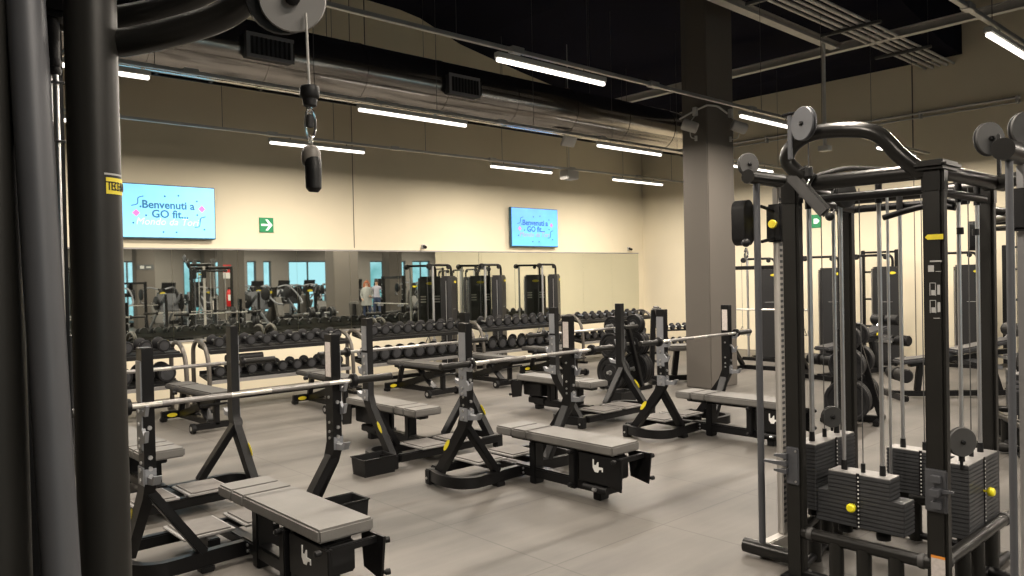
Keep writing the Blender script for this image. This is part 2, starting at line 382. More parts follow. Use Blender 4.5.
# pipes on the right-hand ceiling
t = thing('pipe_bundle', 'bundle of five parallel pipes hung under the black ceiling at upper right', 'pipes', (0, 0, 0))
for k in range(5):
    MB().cyl((7.5, 4.76+k*.115, 5.2), (14.84, 4.76+k*.115, 5.2), .03 if k % 2 else .022, PIPEG, 10).build('pipe', t)
for x in (9.2, 11.3, 13.2):
    MB().box(x-.03, x+.03, 4.55, 5.42, 5.12, 5.165, FRAMEW, .004).build('cross_bracket', t)
    MB().cyl((x, 4.60, 5.14), (x, 4.60, 6.0 if False else 7.9), .005, CABLE, 6).build('hanger_rod', t)
def ibeam(p0, p1, w, h, name, label, m=PIPEG):
    p0, p1 = Vector(p0), Vector(p1); c = MB()
    c.beam(p0+V(0, 0, h/2), p1+V(0, 0, h/2), w, .012, m, bev=0).beam(p0-V(0, 0, h/2), p1-V(0, 0, h/2), w, .012, m, bev=0).beam(p0, p1, .01, h, m, bev=0)
    return tag(c.build(name), label, 'beam')
ibeam((7.2, 5.68, 5.26), (12.4, 5.72, 5.26), .14, .09, 'steel_beam', 'pale steel beam running lengthwise left of the pipe bundle')
ibeam((12.45, 2.6, 5.26), (12.45, 11.2, 5.2), .12, .12, 'steel_beam', 'pale steel cross beam under the pipe bundle')
tag(MB().cyl((11.9, 5.68, 3.58), (11.9, 5.68, 5.2), .028, PIPEG, 12).box(11.82, 11.98, 5.6, 5.76, 3.52, 3.6, PIPEG, .006).build('drop_pole'), 'vertical grey pole dropping from the steel beam to the light row', 'pole')
t = thing('conduit_pipe', 'pair of pale conduit pipes running along the right wall', 'pipe', (XW-.07, 0, 4.42))
MB().cyl((0, 3.75, 0), (0, 9.9, 0), .022, PIPEG, 10).build('pipe', t); MB().cyl((.03, 3.75, -.075), (.03, 9.9, -.075), .014, PIPEG, 10).build('pipe', t)
[MB().box(-.03, .07, y-.02, y+.02, -.1, .03, PIPEG, .003).build('wall_clip', t) for y in (3.8, 5.3, 6.8, 8.3, 9.8)]
tag(MB().box(10.3, 10.6, 9.72, 9.94, 3.42, 3.58, CWHITE, .015).cyl((10.45, 9.83, 3.58), (10.45, 9.83, 5.9), .008, PIPEG, 8).build('junction_box'), 'white junction box hanging on the back light rail', 'electrical box')
t = thing('router_box', 'small tilted white device hanging below the duct', 'electronics', (8.35, 7.85, 3.62))
MB().box(-.14, .14, -.02, .02, -.08, .08, CWHITE, .01, Matrix.Rotation(.5, 4, 'X')).build('casing', t)
MB().cyl((0, 0, .05), (0, 0, .16), .008, BLK2, 8).build('bracket', t)
for i, (x, z, l) in enumerate(((8.39, 2.24, 'left'), (14.3, 2.26, 'right'))):
    t = thing('security_camera', 'tiny dark camera on the back wall above the mirror, %s one' % l, 'camera', (x, YW, z), 0, 'cameras above the mirror')
    MB().box(-.04, .04, -.03, 0, -.04, .04, CWHITE, .006).build('mount', t); MB().cyl((0, -.03, 0), (-.03, -.12, -.02), .028, BLK2, 12).build('camera_body', t)

# column spotlights
t = thing('column_spotlight', 'white cylinder spotlight on the left face of the column', 'spotlight', (9.37, 6.33, 3.7), 0, 'spotlights on the column')
def spot(t, dr, sd):
    dr, sd = Vector(dr).normalized(), Vector(sd)
    a = sd*.16; MB().lathe([(.055, -.11), (.075, -.10), (.08, .09), (.072, .11), (.06, .09)], a, dr, CWHITE, 20).build('lamp_head', t)
    MB().box(-.03, .03, -.03, .03, .16, .28, CWHITE, .006, Matrix.Translation(sd*.03)).build('junction_box', t)
    MB().tube(fillet([sd*.02+V(0, 0, -.16), sd*.15+V(0, 0, -.16), sd*.17+V(0, 0, 0)], .05), .008, CWHITE, 8).tube([sd*.02+V(0, 0, -.19), sd*.02+V(0, 0, -.12)], .02, CWHITE, 8).cyl(sd*.03+V(0, 0, .17), a+V(0, 0, .05), .008, CWHITE, 8).build('yoke', t)
spot(t, (-.5, .75, .35), (-1, 0, 0))
t = thing('column_spotlight', 'white cylinder spotlight on the right face of the column', 'spotlight', (9.93, 6.16, 3.72), 0, 'spotlights on the column')
spot(t, (.75, -.55, -.3), (0, -1, 0))
tag(MB().tube(fillet([(9.35, 6.6, 3.86), (9.35, 6.4, 3.92), (9.345, 6.14, 3.98), (9.6, 6.135, 4.0), (9.86, 6.14, 3.93)], .06), .014, CWHITE, 8).build('lamp_cable'), 'white conduit looped round the column between the two spotlights', 'cable')

# ------------------------------------------------------------------ screens and signs
def screen(x0, x1, z0, z1, label, bg):
    m = mat(bg[0], bg[1], .4, 0, .16, 1.6, emit=1.0)
    t = thing('wall_screen', label, 'screen', ((x0+x1)/2, YW, (z0+z1)/2), 0, 'screens on the back wall'); w = (x1-x0)/2; h = (z1-z0)/2
    MB().box(-w, w, -.10, -.03, -h, h, mat('screen_bezel', (.03, .10, .14), .3), .008).build('bezel', t)
    MB().box(-w+.014, w-.014, -.103, -.1, -h+.02, h-.014, m).build('display', t)
    MB().box(-.25, .25, -.03, 0, -.2, .2, BLK2).build('wall_mount', t)
    tm = mat(bg[0]+'_ink', bg[2], .5, 0, .02, 5, emit=.8); pk = mat(bg[0]+'_pink', bg[3], .5, 0, .02, 5, emit=.9); lt = mat(bg[0]+'_script', bg[4], .5, 0, .02, 5, emit=.9)
    R = (PI/2, 0, 0); s = w/.67
    text_obj('headline', 'Benvenuti a', .155*s, tm, (0, -.1045, .045), R, t); text_obj('headline', 'GO fit...', .155*s, tm, (.02, -.1045, -.085), R, t)
    text_obj('script_line', 'Mondo da Tori', .14*s, lt, (-.02, -.1045, -.19), R, t, depth=.0015, shear=.25)
    for x, z in ((-.44, -.03), (.47, .06)): MB().prism([(-.05, 0), (0, -.05), (.05, 0), (0, .05)], (x, -.1035, z), (1, 0, 0), (0, 0, 1), (0, -1, 0), .001, pk).build('confetti', t)
    for x, z in ((-.05, .22), (.14, .24), (.4, .17), (-.38, .06), (.4, -.03), (-.08, -.29), (.1, -.29), (.5, -.24), (-.31, -.06), (-.48, -.17)): MB().cyl((x, -.1035, z), (x, -.1045, z), .014, tm, 8).build('confetti', t)
    for q in ([(-.5, .07), (-.42, .1), (-.41, .18), (-.34, .21)], [(.36, -.21), (.43, -.19), (.45, -.08), (.52, -.05)]):
        MB().tube(curve_pts([(a, -.104, b) for a, b in q]), .006, tm, 6).build('streamer', t)
    return t
screen(3.20, 4.54, 2.29, 3.06, 'blue welcome screen at left, above the mirror beside the near black post', ('display_left', (.22, .60, .88), (.015, .13, .26), (.75, .16, .45), (.60, .46, .74)))
screen(10.50, 11.84, 2.26, 3.06, 'smaller looking blue welcome screen at right, nearer the corner', ('display_right', (.10, .38, .92), (.015, .10, .32), (.50, .20, .55), (.30, .26, .70)))
GRN = mat('exit_green', (.01, .22, .08), .4, 0, .03, 20, emit=.25); EW = mat('exit_white', (.8, .95, .85), .4, 0, .02, 20, emit=.5)
t = thing('exit_sign', 'green square sign with white arrow on the cream back wall beside the left screen', 'sign', (5.375, YW, 2.54))
MB().box(-.115, .115, -.02, 0, -.115, .115, GRN, .003).build('panel', t)
MB().box(-.09, .03, -.024, -.02, -.016, .016, EW).prism([(-.02, .085), (.02, .085), (.095, 0), (.02, -.085), (-.02, -.085), (.045, 0)], (0, -.02, 0), (1, 0, 0), (0, 0, 1), (0, -1, 0), .004, EW).build('arrow', t)
t = thing('exit_sign', 'green sign on the cream right wall seen between cable tower tubes', 'sign', (XW, 7.28, 2.63), -PI/2)
MB().box(-.10, .10, -.02, 0, -.13, .13, GRN, .003).build('panel', t); MB().prism([(-.05, .05), (.02, .05), (.07, 0), (.02, -.05), (-.05, -.05)], (0, -.02, 0), (1, 0, 0), (0, 0, 1), (0, -1, 0), .004, EW).build('arrow', t)

# ------------------------------------------------------------------ bench press stations
def barbell(name, label, loc, rz, rot=0.):
    t = thing(name, label, 'barbell', loc, rz, 'barbells on the bench racks')
    c = MB().cyl((-.66, 0, 0), (.66, 0, 0), .014, BAR, 12)
    for a, b in ((-.50, -.12), (.12, .50)): c.cyl((a, 0, 0), (b, 0, 0), .0148, BARK, 12)
    c.build('shaft', t)
    for s in (-1, 1):
        MB().lathe([(.016, 0), (.042, .004), (.045, .016), (.045, .03), (.03, .036), (.026, .05)], (s*.655, 0, 0), (s, 0, 0), BLK, 20).build('collar', t)
        MB().lathe([(.0245, .05), (.0245, .30), (.02, .305)], (s*.655, 0, 0), (s, 0, 0), STEELG, 16).build('sleeve', t)
    return reg(t)
PX = .04
def bench_press(label, loc, rz):
    t = thing('bench_press_rack', label, 'bench press', loc, rz, 'bench press racks in two rows')
    # floor frame (bent U) and cross bar
    f = MB(); pts = []
    for s in (-1, 1):
        side = curve_pts([(s*.60, .42, .075), (s*.645, .24, .075), (s*.625, .07, .075), (s*.53, -.02, .075), (s*.38, -.02, .075), (s*.18, 0, .075), (0, .005, .075)], 5)
        ribbon(f, side, .05, .085, BLK)
        f.box(s*.60-.04, s*.60+.04, .39, .46, .0, .12, BLK2, .008).box(s*.27-.04, s*.27+.04, -.05, .03, 0, .035, BLK2, .006)
        f.cyl((s*.64, .43, .05), (s*.646, .43, .05), .01, SILV, 8)
    f.box(-.56, .56, .43, .49, .06, .13, BLK, .008)
    f.box(-.04, .04, .05, .43, .06, .12, BLK, .006)
    f.build('base_frame', t)
    b = MB().box(-.045, .045, -.90, .04, .05, .13, BLK, .01)
    b.box(-.05, .05, -.2, -.13, .0, .33, BLK, .008).box(-.045, .045, -.66, -.6, .1, .33, BLK, .008).box(-.05, .05, -.87, -.80, 0, .06, BLK2, .006)
    b.box(-.05+PX, .05+PX, -1.0, .12, .318, .357, BLK, .006)
    for y, z in ((-.06, .105), (-.06, .07)): b.cyl((-.052, y, z), (-.045, y, z), .009, SILV, 8)
    b.build('bench_frame', t)
    for x0, x1 in ((-.33, -.02), (.04, .35)):
        q = MB().box(x0, x1, .16, .52, .135, .15, TRAYL, .004); q.box(x0+.02, x1-.02, .18, .50, .1495, .158, FOOTP, .004)
        q.box(x0+.12, x1-.12, .1, .45, .085, .135, BLK, .006); q.build('foot_plate', t)
    p = MB()
    for y0, y1 in ((-1.045, -.165), (-.16, .0), (.005, .19)): p.box(-.155+PX, .155+PX, y0, y1, .357, .425, PAD, .011)
    p.build('pad', t)
    # end box with emblem, tapered side panels with pins
    e = MB().box(-.15+PX, -.135+PX, -1.12, -.72, .14, .345, BLK, .004).box(-.135+PX, .06+PX, -1.02, -.70, .17, .33, BLK2, .01)
    e.prism([(-1.16, .355), (-.95, .35), (-.97, .16), (-1.13, .13)], (.135+PX, 0, 0), (0, 1, 0), (0, 0, 1), (1, 0, 0), .014, BLK)
    e.prism([(-1.12, .345), (-1.0, .345), (-1.02, .13), (-1.10, .11)], (-.134+PX, 0, 0), (0, 1, 0), (0, 0, 1), (1, 0, 0), .012, BLK)
    e.box(-.165+PX, -.125+PX, -.69, -.63, .07, .352, BLK, .006).box(-.14+PX, .14+PX, -1.10, -1.07, .31, .345, BLK, .004)
    for yy, zz in ((-1.08, .33), (-.66, .34), (-.66, .10)):
        e.lathe([(.012, 0), (.016, .01), (.016, .03), (.01, .034)], (-.165+PX, yy, zz), (-1, 0, 0), BLK2, 10)
    for zz in (.33, .17): e.lathe([(.01, 0), (.016, .012), (.016, .03)], (.148+PX, -1.14, zz), (1, -.3, 0), BLK2, 10)
    e.cyl((-.13+PX, -.98, .10), (-.13+PX, -.76, .10), .028, BLK2, 12).cyl((-.15, -.92, .11), (-.15, -.89, .11), .012, SILV, 8).box(-.08, .06, -.98, -.7, .07, .14, BLK2, .01)
    e.build('weight_horn_box', t)
    g = MB()
    g.prism([(0, .07), (.012, .07), (.012, .03), (.03, .03), (.045, .055), (.055, .055), (.055, .02), (.095, .02), (.095, -.01), (.085, -.01), (.085, .005), (.06, .0), (.05, -.02), (.02, -.02), (.0, .01)], (-.151+PX, -.86, .245), (0, -1, 0), (0, 0, 1), (-1, 0, 0), .002, WHT)
    g.build('emblem', t)
    for s in (-1, 1):
        u = MB(); x = s*.565
        poly = [(-.045, 1.28), (.045, 1.28), (.045, .60), (.085, .50), (.44, .05), (.35, .05), (.0, .47), (-.045, .56)]
        u.prism(poly, (x-.03, 0, 0), (0, 1, 0), (0, 0, 1), (1, 0, 0), .06, BLK)
        u.box(x-.032, x+.032, -.047, .047, 1.275, 1.29, BLK2, .004)
        u.beam((x, .03, .52), (s*.28, .0, .11), .05, .085, BLK, upv=(0, 1, 0))
        for z in (.86, .70, .64, .60): u.cyl((x, -.045, z), (x, -.056, z), .012, SILV, 8).cyl((x-.03, .0, z+.03), (x-.037, .0, z+.03), .009, SILV, 8)
        up_ = u.build('upright', t)
        q = MB().box(x-.037 if s < 0 else x+.03, x-.03 if s < 0 else x+.037, -.04, .04, 1.0, 1.22, PLATEG, .002)
        q.box(x-.037 if s < 0 else x+.03, x-.03 if s < 0 else x+.037, -.045, .045, .74, .98, PLATEG, .002)
        xa = x-.039 if s < 0 else x+.02
        q.prism([(-.045, 1.0), (-.045, .93), (-.10, .93), (-.125, .985), (-.115, .99), (-.085, .955), (-.05, .96)], (xa, 0, 0), (0, 1, 0), (0, 0, 1), (1, 0, 0), .019, PLATEG)
        q.prism([(-.045, .86), (-.045, .78), (-.09, .79), (-.11, .85), (-.10, .853), (-.075, .82)], (xa, 0, 0), (0, 1, 0), (0, 0, 1), (1, 0, 0), .019, PLATEG)
        for z in (.95, .88, .80, .76): q.cyl((x+s*.03, 0, z), (x+s*.043, 0, z), .011, SILV, 8)
        q.build('rack_hook', t)
        q = MB().box(min(x+s*.03, x+s*.037), max(x+s*.03, x+s*.037), -.048, .045, .55, .65, PLATEG, .002).box(x-.030, x+.030, -.052, -.045, .56, .64, PLATEG, .002)
        q.prism([(-.05, .60), (-.05, .56), (-.14, .57), (-.17, .62), (-.15, .62), (-.12, .60)], (x-.02, 0, 0), (0, 1, 0), (0, 0, 1), (1, 0, 0), .04, PLATEG)
        for z in (.575, .63): q.cyl((x+s*.03, 0, z), (x+s*.042, 0, z), .012, SILV, 8)
        q.build('safety_catch', t)
        MB().box(x-.0325, x-.030, -.032, .032, 1.02, 1.24, STICK, .0005).build('instruction_sticker', t) if s > 0 else None
        q = MB()                                              # oval yellow maker's badge on the leg
        c = Vector((x+s*.031, .22, .335)); a = V(0, .62, -.78); bb = V(0, .78, .62)
        q.prism([(math.cos(k*PI/8)*.058, math.sin(k*PI/8)*.019) for k in range(16)], c, a, bb, (s, 0, 0), .002, YEL)
        q.build('yellow_badge', up_)
    return reg(t)
BPL = [('black bench press rack nearest the camera with grey pad, front left', (1.91, 4.43), 0), ('black bench press rack with grey pad in the centre of the front row', (4.25, 4.58), 0),
       ('black bench press rack in front of the column, partly behind the cable tower', (6.70, 4.58), 0), ('black bench press rack in the rear row behind the front left one', (1.93, 6.05), PI),
       ('black bench press rack in the middle of the rear row, pad facing the dumbbells', (4.30, 6.05), PI), ('black bench press rack at the right of the rear row beside the plate tree', (6.70, 6.05), PI)]
BB = ['barbell on the front left bench rack, nearest the camera', 'barbell on the centre bench rack of the front row', 'barbell crossing in front of the column', 'barbell on the rear left bench rack', 'barbell on the rear middle bench rack', 'barbell on the rear right bench rack']
bx = [1.90, 4.34, 6.64, 1.93, 4.25, 6.75]
B0 = None
for i, (l, (x, y), rz) in enumerate(BPL):
    if i == 0: B0 = bench_press(l, (x, y, 0), rz); b0 = barbell('barbell', BB[0], (bx[0], y-.085, .99), 0)
    else:
        dup(B0, (x, y, 0), rz, l); dup(b0, (bx[i], y+(-.085 if rz == 0 else .085), .99), rz, BB[i])

# storage bins
def bin_(label, x, y, rz=0.):
    t = thing('storage_bin', label, 'bin', (x, y, 0), rz, 'black bins beside the racks')
    c = MB(); a, b, A, B, h, w = .145, .095, .155, .105, .145, .006
    vs = [(-a, -b, 0), (a, -b, 0), (a, b, 0), (-a, b, 0), (-A, -B, h), (A, -B, h), (A, B, h), (-A, B, h)]
    vi = [(-a+w, -b+w, w), (a-w, -b+w, w), (a-w, b-w, w), (-a+w, b-w, w), (-A+w, -B+w, h), (A-w, -B+w, h), (A-w, B-w, h), (-A+w, B-w, h)]
    fs = [[3, 2, 1, 0]]+[[i, (i+1) % 4, 4+(i+1) % 4, 4+i] for i in range(4)]+[[8+0, 9, 10, 11]]+[[8+(i+1) % 4, 8+i, 12+i, 12+(i+1) % 4] for i in range(4)]+[[4+i, 4+(i+1) % 4, 12+(i+1) % 4, 12+i] for i in range(4)]
    c.add(vs+vi, fs, BLK2); c.build('tub', t)
    r = MB().tube([(-A-.004, -B-.004, h), (A+.004, -B-.004, h), (A+.004, B+.004, h), (-A-.004, B+.004, h)], .006, BLK, 8, closed=True); r.build('rim', t)
    return t
bin_('black open bin on the floor behind the near left bench pad', 2.64, 4.66)
bin_('black open bin on the floor beside the rear middle rack leg', 3.52, 5.64)
bin_('black open bin on the floor behind the centre bench pad', 5.12, 4.98)
bin_('black open bin on the floor beyond the rear right rack', 7.72, 6.4)

# ------------------------------------------------------------------ dumbbells and racks
def dumbbell(label, r, L=.27):
    t = thing('dumbbell', label, 'dumbbell', (0, 0, 0), 0, 'x')
    MB().cyl((0, -L/2+.04, 0), (0, L/2-.04, 0), .016, SILV, 10).build('handle', t)
    for s in (-1, 1):
        h = MB(); e = .046
        h.lathe([(r*.8, 0), (r, .01), (r, e-.01), (r*.93, e), (r*.7, e)], (0, s*(L/2-.046), 0), (0, s, 0), RUB, 18)
        h.lathe([(r*.70, 0), (r*.70, .003)], (0, s*(L/2), 0), (0, s, 0), RUBF, 18).build('head', t)
    return reg(t)
DBS = {}
def get_db(r):
    if r not in DBS: DBS[r] = [dumbbell('x', r), False]
    return DBS[r]
def place_db(r, loc, label, group):
    d = get_db(r)
    if not d[1]:
        d[1] = True; o = d[0]; o.location = loc; o['label'] = label; o['group'] = group
    else: o = dup(d[0], loc, None, label, group)
    o.rotation_euler = (.10, 0, random.uniform(-.03, .03))
def db_rack(label, x0, x1):
    w = x1-x0; t = thing('dumbbell_rack', label, 'dumbbell rack', ((x0+x1)/2, 9.87, 0), 0, 'dumbbell racks along the mirror')
    h = w/2-.05
    for nm, z, yo in (('top', .77, .02), ('bottom', .39, 0.)):
        s = MB(); M = Matrix.Translation((0, yo, z)) @ Matrix.Rotation(.16, 4, 'X')
        s.box(-h, h, 0, .40, -.035, 0, TRAY, .005, M).box(-h, h, -.012, 0, -.04, .008, TRAY if nm == 'top' else TRAYL, .004, M).box(-h, h, .40, .415, -.03, .04, TRAY, .004, M)
        for q in (.10, .30): s.box(-h, h, q-.03, q+.03, 0, .012, TRAY, .004, M)
        s.build('shelf', t)
    for s in (-1, 1):
        x = s*(w/2-.02); f = MB()
        pts = curve_pts([(x, .52, .02), (x, .52, .62), (x, .50, .80), (x, .38, .89), (x, .20, .87), (x, .06, .76), (x, -.01, .55), (x, -.03, .02)], 5)
        vs = []; n = len(pts)
        f.tube(pts, .028, RACKG, 10)
        f.box(x-.035, x+.035, -.10, .62, 0, .045, BLK, .008); f.build('end_frame', t)
    MB().box(-h, h, .47, .50, .06, .12, BLK, .006).build('rear_bar', t)
    return t
RX = [(1.30, 3.50), (3.74, 5.86), (6.04, 8.14), (8.30, 10.46), (10.74, 12.96)]
RL = ['leftmost dumbbell rack, beside the near black post', 'second dumbbell rack from the left behind the near bench', 'third dumbbell rack from the left in front of the first weight towers', 'fourth dumbbell rack from the left, in front of the right weight tower', 'rightmost dumbbell rack near the room corner']
RS = [(.078, .112, .215, .25), (.070, .072, .215, .215), (.080, .095, .205, .215), (.080, .095, .205, .225), (.062, .070, .215, .215)]
RN = ['leftmost', 'second', 'third', 'fourth', 'rightmost']
for i, ((x0, x1), (rt_, rb, st, sb)) in enumerate(zip(RX, RS)):
    db_rack('black two-tier '+RL[i], x0, x1)
    for nm, z, r, sp, yo in (('top', .77, rt_, st, .02), ('bottom', .39, rb, sb, 0.)):
        n = int((x1-x0-.16)/sp); off = (x1-x0-sp*(n-1))/2
        for k in range(n):
            yc = 9.87+yo+.20; zc = z+.014+.20*math.sin(.16)+r*1.0
            place_db(r, (x0+off+k*sp, yc, zc), 'black dumbbell, %s from the left on the %s shelf of the %s dumbbell rack' % (ORD[k], nm, RN[i]), 'dumbbells on the racks along the mirror')
# long black rollers lying on lower shelves
tag(MB().lathe([(.03, 0), (.05, .01), (.05, .5), (.03, .51)], (4.0, 9.93, .66), (1, 0, 0), BLK2, 14).build('foam_roller') , 'short black bar resting on the bottom shelf dumbbells of the second rack', 'roller')

# ------------------------------------------------------------------ adjustable benches
def adj_bench(label, loc, rz):
    t = thing('adjustable_bench', label, 'bench', loc, rz, 'adjustable benches before the dumbbells')
    p = MB(); 
    for y0, y1 in ((-.66, .28),): p.box(-.14, .14, y0, y1, .385, .43, PAD_SHADED, .012).box(-.137, .137, y0+.003, y1-.003, .40, .447, PADD, .014)
    p.build('back_pad', t)
    p = MB().box(-.15, .15, .31, .64, .385, .43, PAD_SHADED, .012).box(-.147, .147, .313, .637, .40, .447, PADD, .014); p.build('seat_pad', t)
    f = MB().box(-.04, .04, -.55, .6, .335, .385, BLK, .008)
    f.beam((0, .50, .07), (0, -.50, .34), .07, .09, BLK).beam((0, -.33, .06), (0, .05, .35), .10, .03, BLK)
    f.beam((0, .55, .06), (0, .45, .36), .06, .06, BLK).beam((0, -.40, .07), (0, .55, .07), .06, .07, BLK).box(-.03, .03, -.5, -.44, .06, .34, BLK, .006)
    f.box(-.22, .22, .53, .61, .035, .125, BLK, .01).box(-.24, .24, -.50, -.43, .03, .10, BLK, .01); f.build('frame', t)
    for s in (-1, 1):
        MB().cyl((s*.24, -.465, .055), (s*.28, -.465, .055), .055, BLK2, 16).cyl((s*.281, -.465, .055), (s*.285, -.465, .055), .025, SILV, 12).build('wheel', t)
        MB().box(s*.2-.035, s*.2+.035, .52, .61, 0, .05, BLK2, .01).build('foot', t)
    MB().prism([(math.cos(k*PI/8)*.06, math.sin(k*PI/8)*.024) for k in range(16)], (-.11, .528, .075), (1, 0, 0), (0, 0, 1), (0, -1, 0), .002, YEL).build('yellow_badge', t)
    MB().tube([(-.14, .29, .37), (-.19, .29, .37)], .025, BLK2, 12).build('adjustment_knob', t)
    MB().cyl((-.2, -.52, .30), (.2, -.52, .30), .014, BLK, 8).build('carry_handle', t)
    return reg(t)
AB = [((3.33, 9.06), 0.03, 'grey flat bench before the leftmost dumbbell rack'), ((4.98, 9.05), -.04, 'grey flat bench before the second dumbbell rack'), ((6.52, 9.12), .05, 'grey flat bench before the third dumbbell rack'),
      ((7.80, 9.1), -.03, 'grey flat bench between the third and fourth dumbbell racks'), ((9.2, 9.08), .02, 'grey flat bench before the fourth dumbbell rack')]
a0 = None
for (x, y), rz, l in AB:
    if a0 is None: a0 = adj_bench(l, (x, y, 0), rz)
    else: dup(a0, (x, y, 0), rz, l)

# ------------------------------------------------------------------ weight plate tree
def plate(name, label, r, th, m=RUB):
    t = thing(name, label, 'weight plate', (0, 0, 0), 0, 'plates on the weight trees')
    MB().lathe([(.027, 0), (r*.45, 0), (r*.5, th*.25), (r*.8, th*.25), (r*.86, 0), (r*.97, 0), (r, th*.15), (r, th*.85), (r*.97, th), (r*.86, th), (r*.8, th*.75), (r*.5, th*.75), (r*.45, th), (.027, th)], (0, 0, 0), (1, 0, 0), m, 30).build('disc', t)
    MB().lathe([(.024, -.004), (.034, -.004), (.034, th+.004), (.024, th+.004)], (0, 0, 0), (1, 0, 0), SILV, 16).build('hub', t)
    for k in range(3):
        a = k*2*PI/3+.5; c = V(-.001, math.cos(a)*r*.64, math.sin(a)*r*.64); tt = V(0, -math.sin(a), math.cos(a))
        MB().beam(c-tt*r*.22, c+tt*r*.22, r*.16, .004, BLK2, upv=(1, 0, 0), bev=.001).build('grip_slot', t)
    return reg(t)
PL = {}
def place_plate(r, th, loc, label, rz=0.):
    if (r, th) not in PL:
        o = plate('weight_plate', label, r, th); PL[(r, th)] = o; o.location = loc; o.rotation_euler = (0, 0, rz)
    else: o = dup(PL[(r, th)], loc, rz, label)
    return o
def plate_tree(label, loc, rz, where, big=.225):
    t = thing('plate_tree', label, 'weight tree', loc, rz, 'weight plate trees')
    f = MB().beam((0, -.28, .04), (0, .28, .04), .10, .06, BLK).beam((-.25, -.26, .03), (.25, -.26, .03), .06, .05, BLK).beam((-.25, .26, .03), (.25, .26, .03), .06, .05, BLK)
    f.beam((0, -.28, .05), (0, -.04, .95), .06, .06, BLK, upv=(1, 0, 0)).beam((0, .28, .05), (0, .04, .95), .06, .06, BLK, upv=(1, 0, 0)).box(-.03, .03, -.06, .06, .9, .98, BLK, .008)
    f.build('frame', t)
    for y, z in ((0, .27), (0, .64), (0, .92)):
        for s in (-1, 1): MB().cyl((s*.03, y, z), (s*.42, y, z), .024, SILV, 12).build('peg', t)
    R = Matrix.Rotation(rz, 4, 'Z')
    for nm, z, rr, cnt in (('low', .27, big, 3), ('middle', .64, big*.78, 3), ('top', .92, big*.6, 2)):
        for s in (-1, 1):
            for k in range(cnt):
                th = .05; x = s*(.20+k*.058); x = x if s > 0 else x-th
                p = Vector(loc)+R @ V(x, 0, z-.003)
                place_plate(round(rr, 3), th, p, 'black plate, %s on %s %s peg of the tree %s' % (('inner', 'middle', 'outer')[k] if cnt == 3 else ('inner', 'outer')[k], nm, 'left' if s < 0 else 'right', where), rz)
    return t
plate_tree('black weight tree loaded with large plates behind the rear right bench', (8.70, 7.15, 0), .05, 'behind the benches', .24)
plate_tree('black weight tree loaded with plates seen through the cable tower', (8.35, 3.72, 0), .25, 'seen through the cable tower', .225)

# ------------------------------------------------------------------ weight towers before the mirror
def tower(label, loc, rz, h=1.74, group='weight stack towers with overhead arm'):
    t = thing('weight_tower', label, 'cable machine', loc, rz, group)
    b = MB(); w, d = .22, .10; A = 0.61
    pf = [(-w, -d+.05), (-w+.05, -d), (w-.05, -d), (w, -d+.05), (w, d-.03), (w-.03, d), (-w+.03, d), (-w, d-.03)]
    b.prism(pf, (0, 0, .06), (1, 0, 0), (0, 1, 0), (0, 0, 1), h-.10, SHROUD)
    b.prism([(a*.88, c*.86) for a, c in pf], (0, 0, h-.045), (1, 0, 0), (0, 1, 0), (0, 0, 1), .035, SHROUD)
    pa = [b.build('shroud', t), MB().box(-.045, .045, d-.001, d+.006, .25, h-.32, BLK2, .003).build('weight_slot', t)]
    q = MB()
    for s in (-1, 1):
        for k in range(3): q.box(s*.13-.05, s*.13+.05, d, d+.003, h-.40-k*.05, h-.375-k*.05, WHT)
    q.box(-.08, .08, -d-.003, -d, h-.62, h-.612, GLBL); pa.append(q.build('instruction_print', t))
    pa.append(MB().prism([(math.cos(k*PI/8)*.075, math.sin(k*PI/8)*.026) for k in range(16)], (0, d, h-.14), (1, 0, 0), (0, 0, 1), (0, 1, 0), .004, YEL).build('yellow_badge', t))
    pa.append(MB().prism([(math.cos(k*PI/8)*.06, math.sin(k*PI/8)*.024) for k in range(16)], (.08, -d, h-.12), (1, 0, 0), (0, 0, 1), (0, -1, 0), .004, YEL).build('yellow_badge', t))
    pa.append(MB().cyl((-w-.012, -.02, .1), (-w-.012, -.02, h-.1), .006, SILV, 8).build('side_cable', t))
    for o_ in pa: o_.rotation_euler = (0, 0, A)
    a = MB().tube(fillet([(.10, .05, h-.05), (.10, .05, h+.19), (-.48, -.06, h+.19)], .10), .022, BLK, 12); a.build('overhead_arm', t)
    MB().lathe([(.045, -.03), (.05, -.02), (.05, .02), (.045, .03)], (-.48, -.06, h+.17), (0, 1, 0), BLK2, 16).lathe([(.035, -.02), (.04, 0), (.035, .02)], (0.0, 0, h+.15), (0, 1, 0), BLK2, 14).build('pulley', t)
    MB().cyl((-.40, -.06, .05), (-.40, -.06, h+.17), .022, SILV, 12).box(-.43, -.37, -.09, -.03, .45, .56, PLATEG, .006).build('guide_pole', t)
    MB().box(-.45, .25, -.22, -.15, 0, .06, BLK, .01).box(-.45, .25, .12, .19, 0, .06, BLK, .01).box(-.45, -.36, -.2, .18, 0, .05, BLK, .01).build('base', t)
    MB().cyl((-.52, -.06, .6), (-.52, -.06, h+.15), .0035, CABLE, 6).build('cable', t)
    MB().tube(fillet([(-.52, -.06, .62), (-.58, -.06, .52), (-.58, -.06, .46), (-.46, -.06, .46), (-.52, -.06, .62)], .02), .008, CHROME, 8).build('grip', t)
    return reg(t)
tw = tower('dark weight stack tower with overhead arm, leftmost of three before the mirror', (8.73, 11.30, 0), 0, 1.70)
dup(tw, (9.96, 11.30, 0), 0, 'dark weight stack tower with overhead arm, middle of three before the mirror')
dup(tw, (11.49, 11.30, 0), 0, 'dark weight stack tower with overhead arm, rightmost of three before the mirror')
dup(tw, (13.6, 6.40, 0), -PI*.5, 'dark weight stack tower by the right wall, left of the far pair')
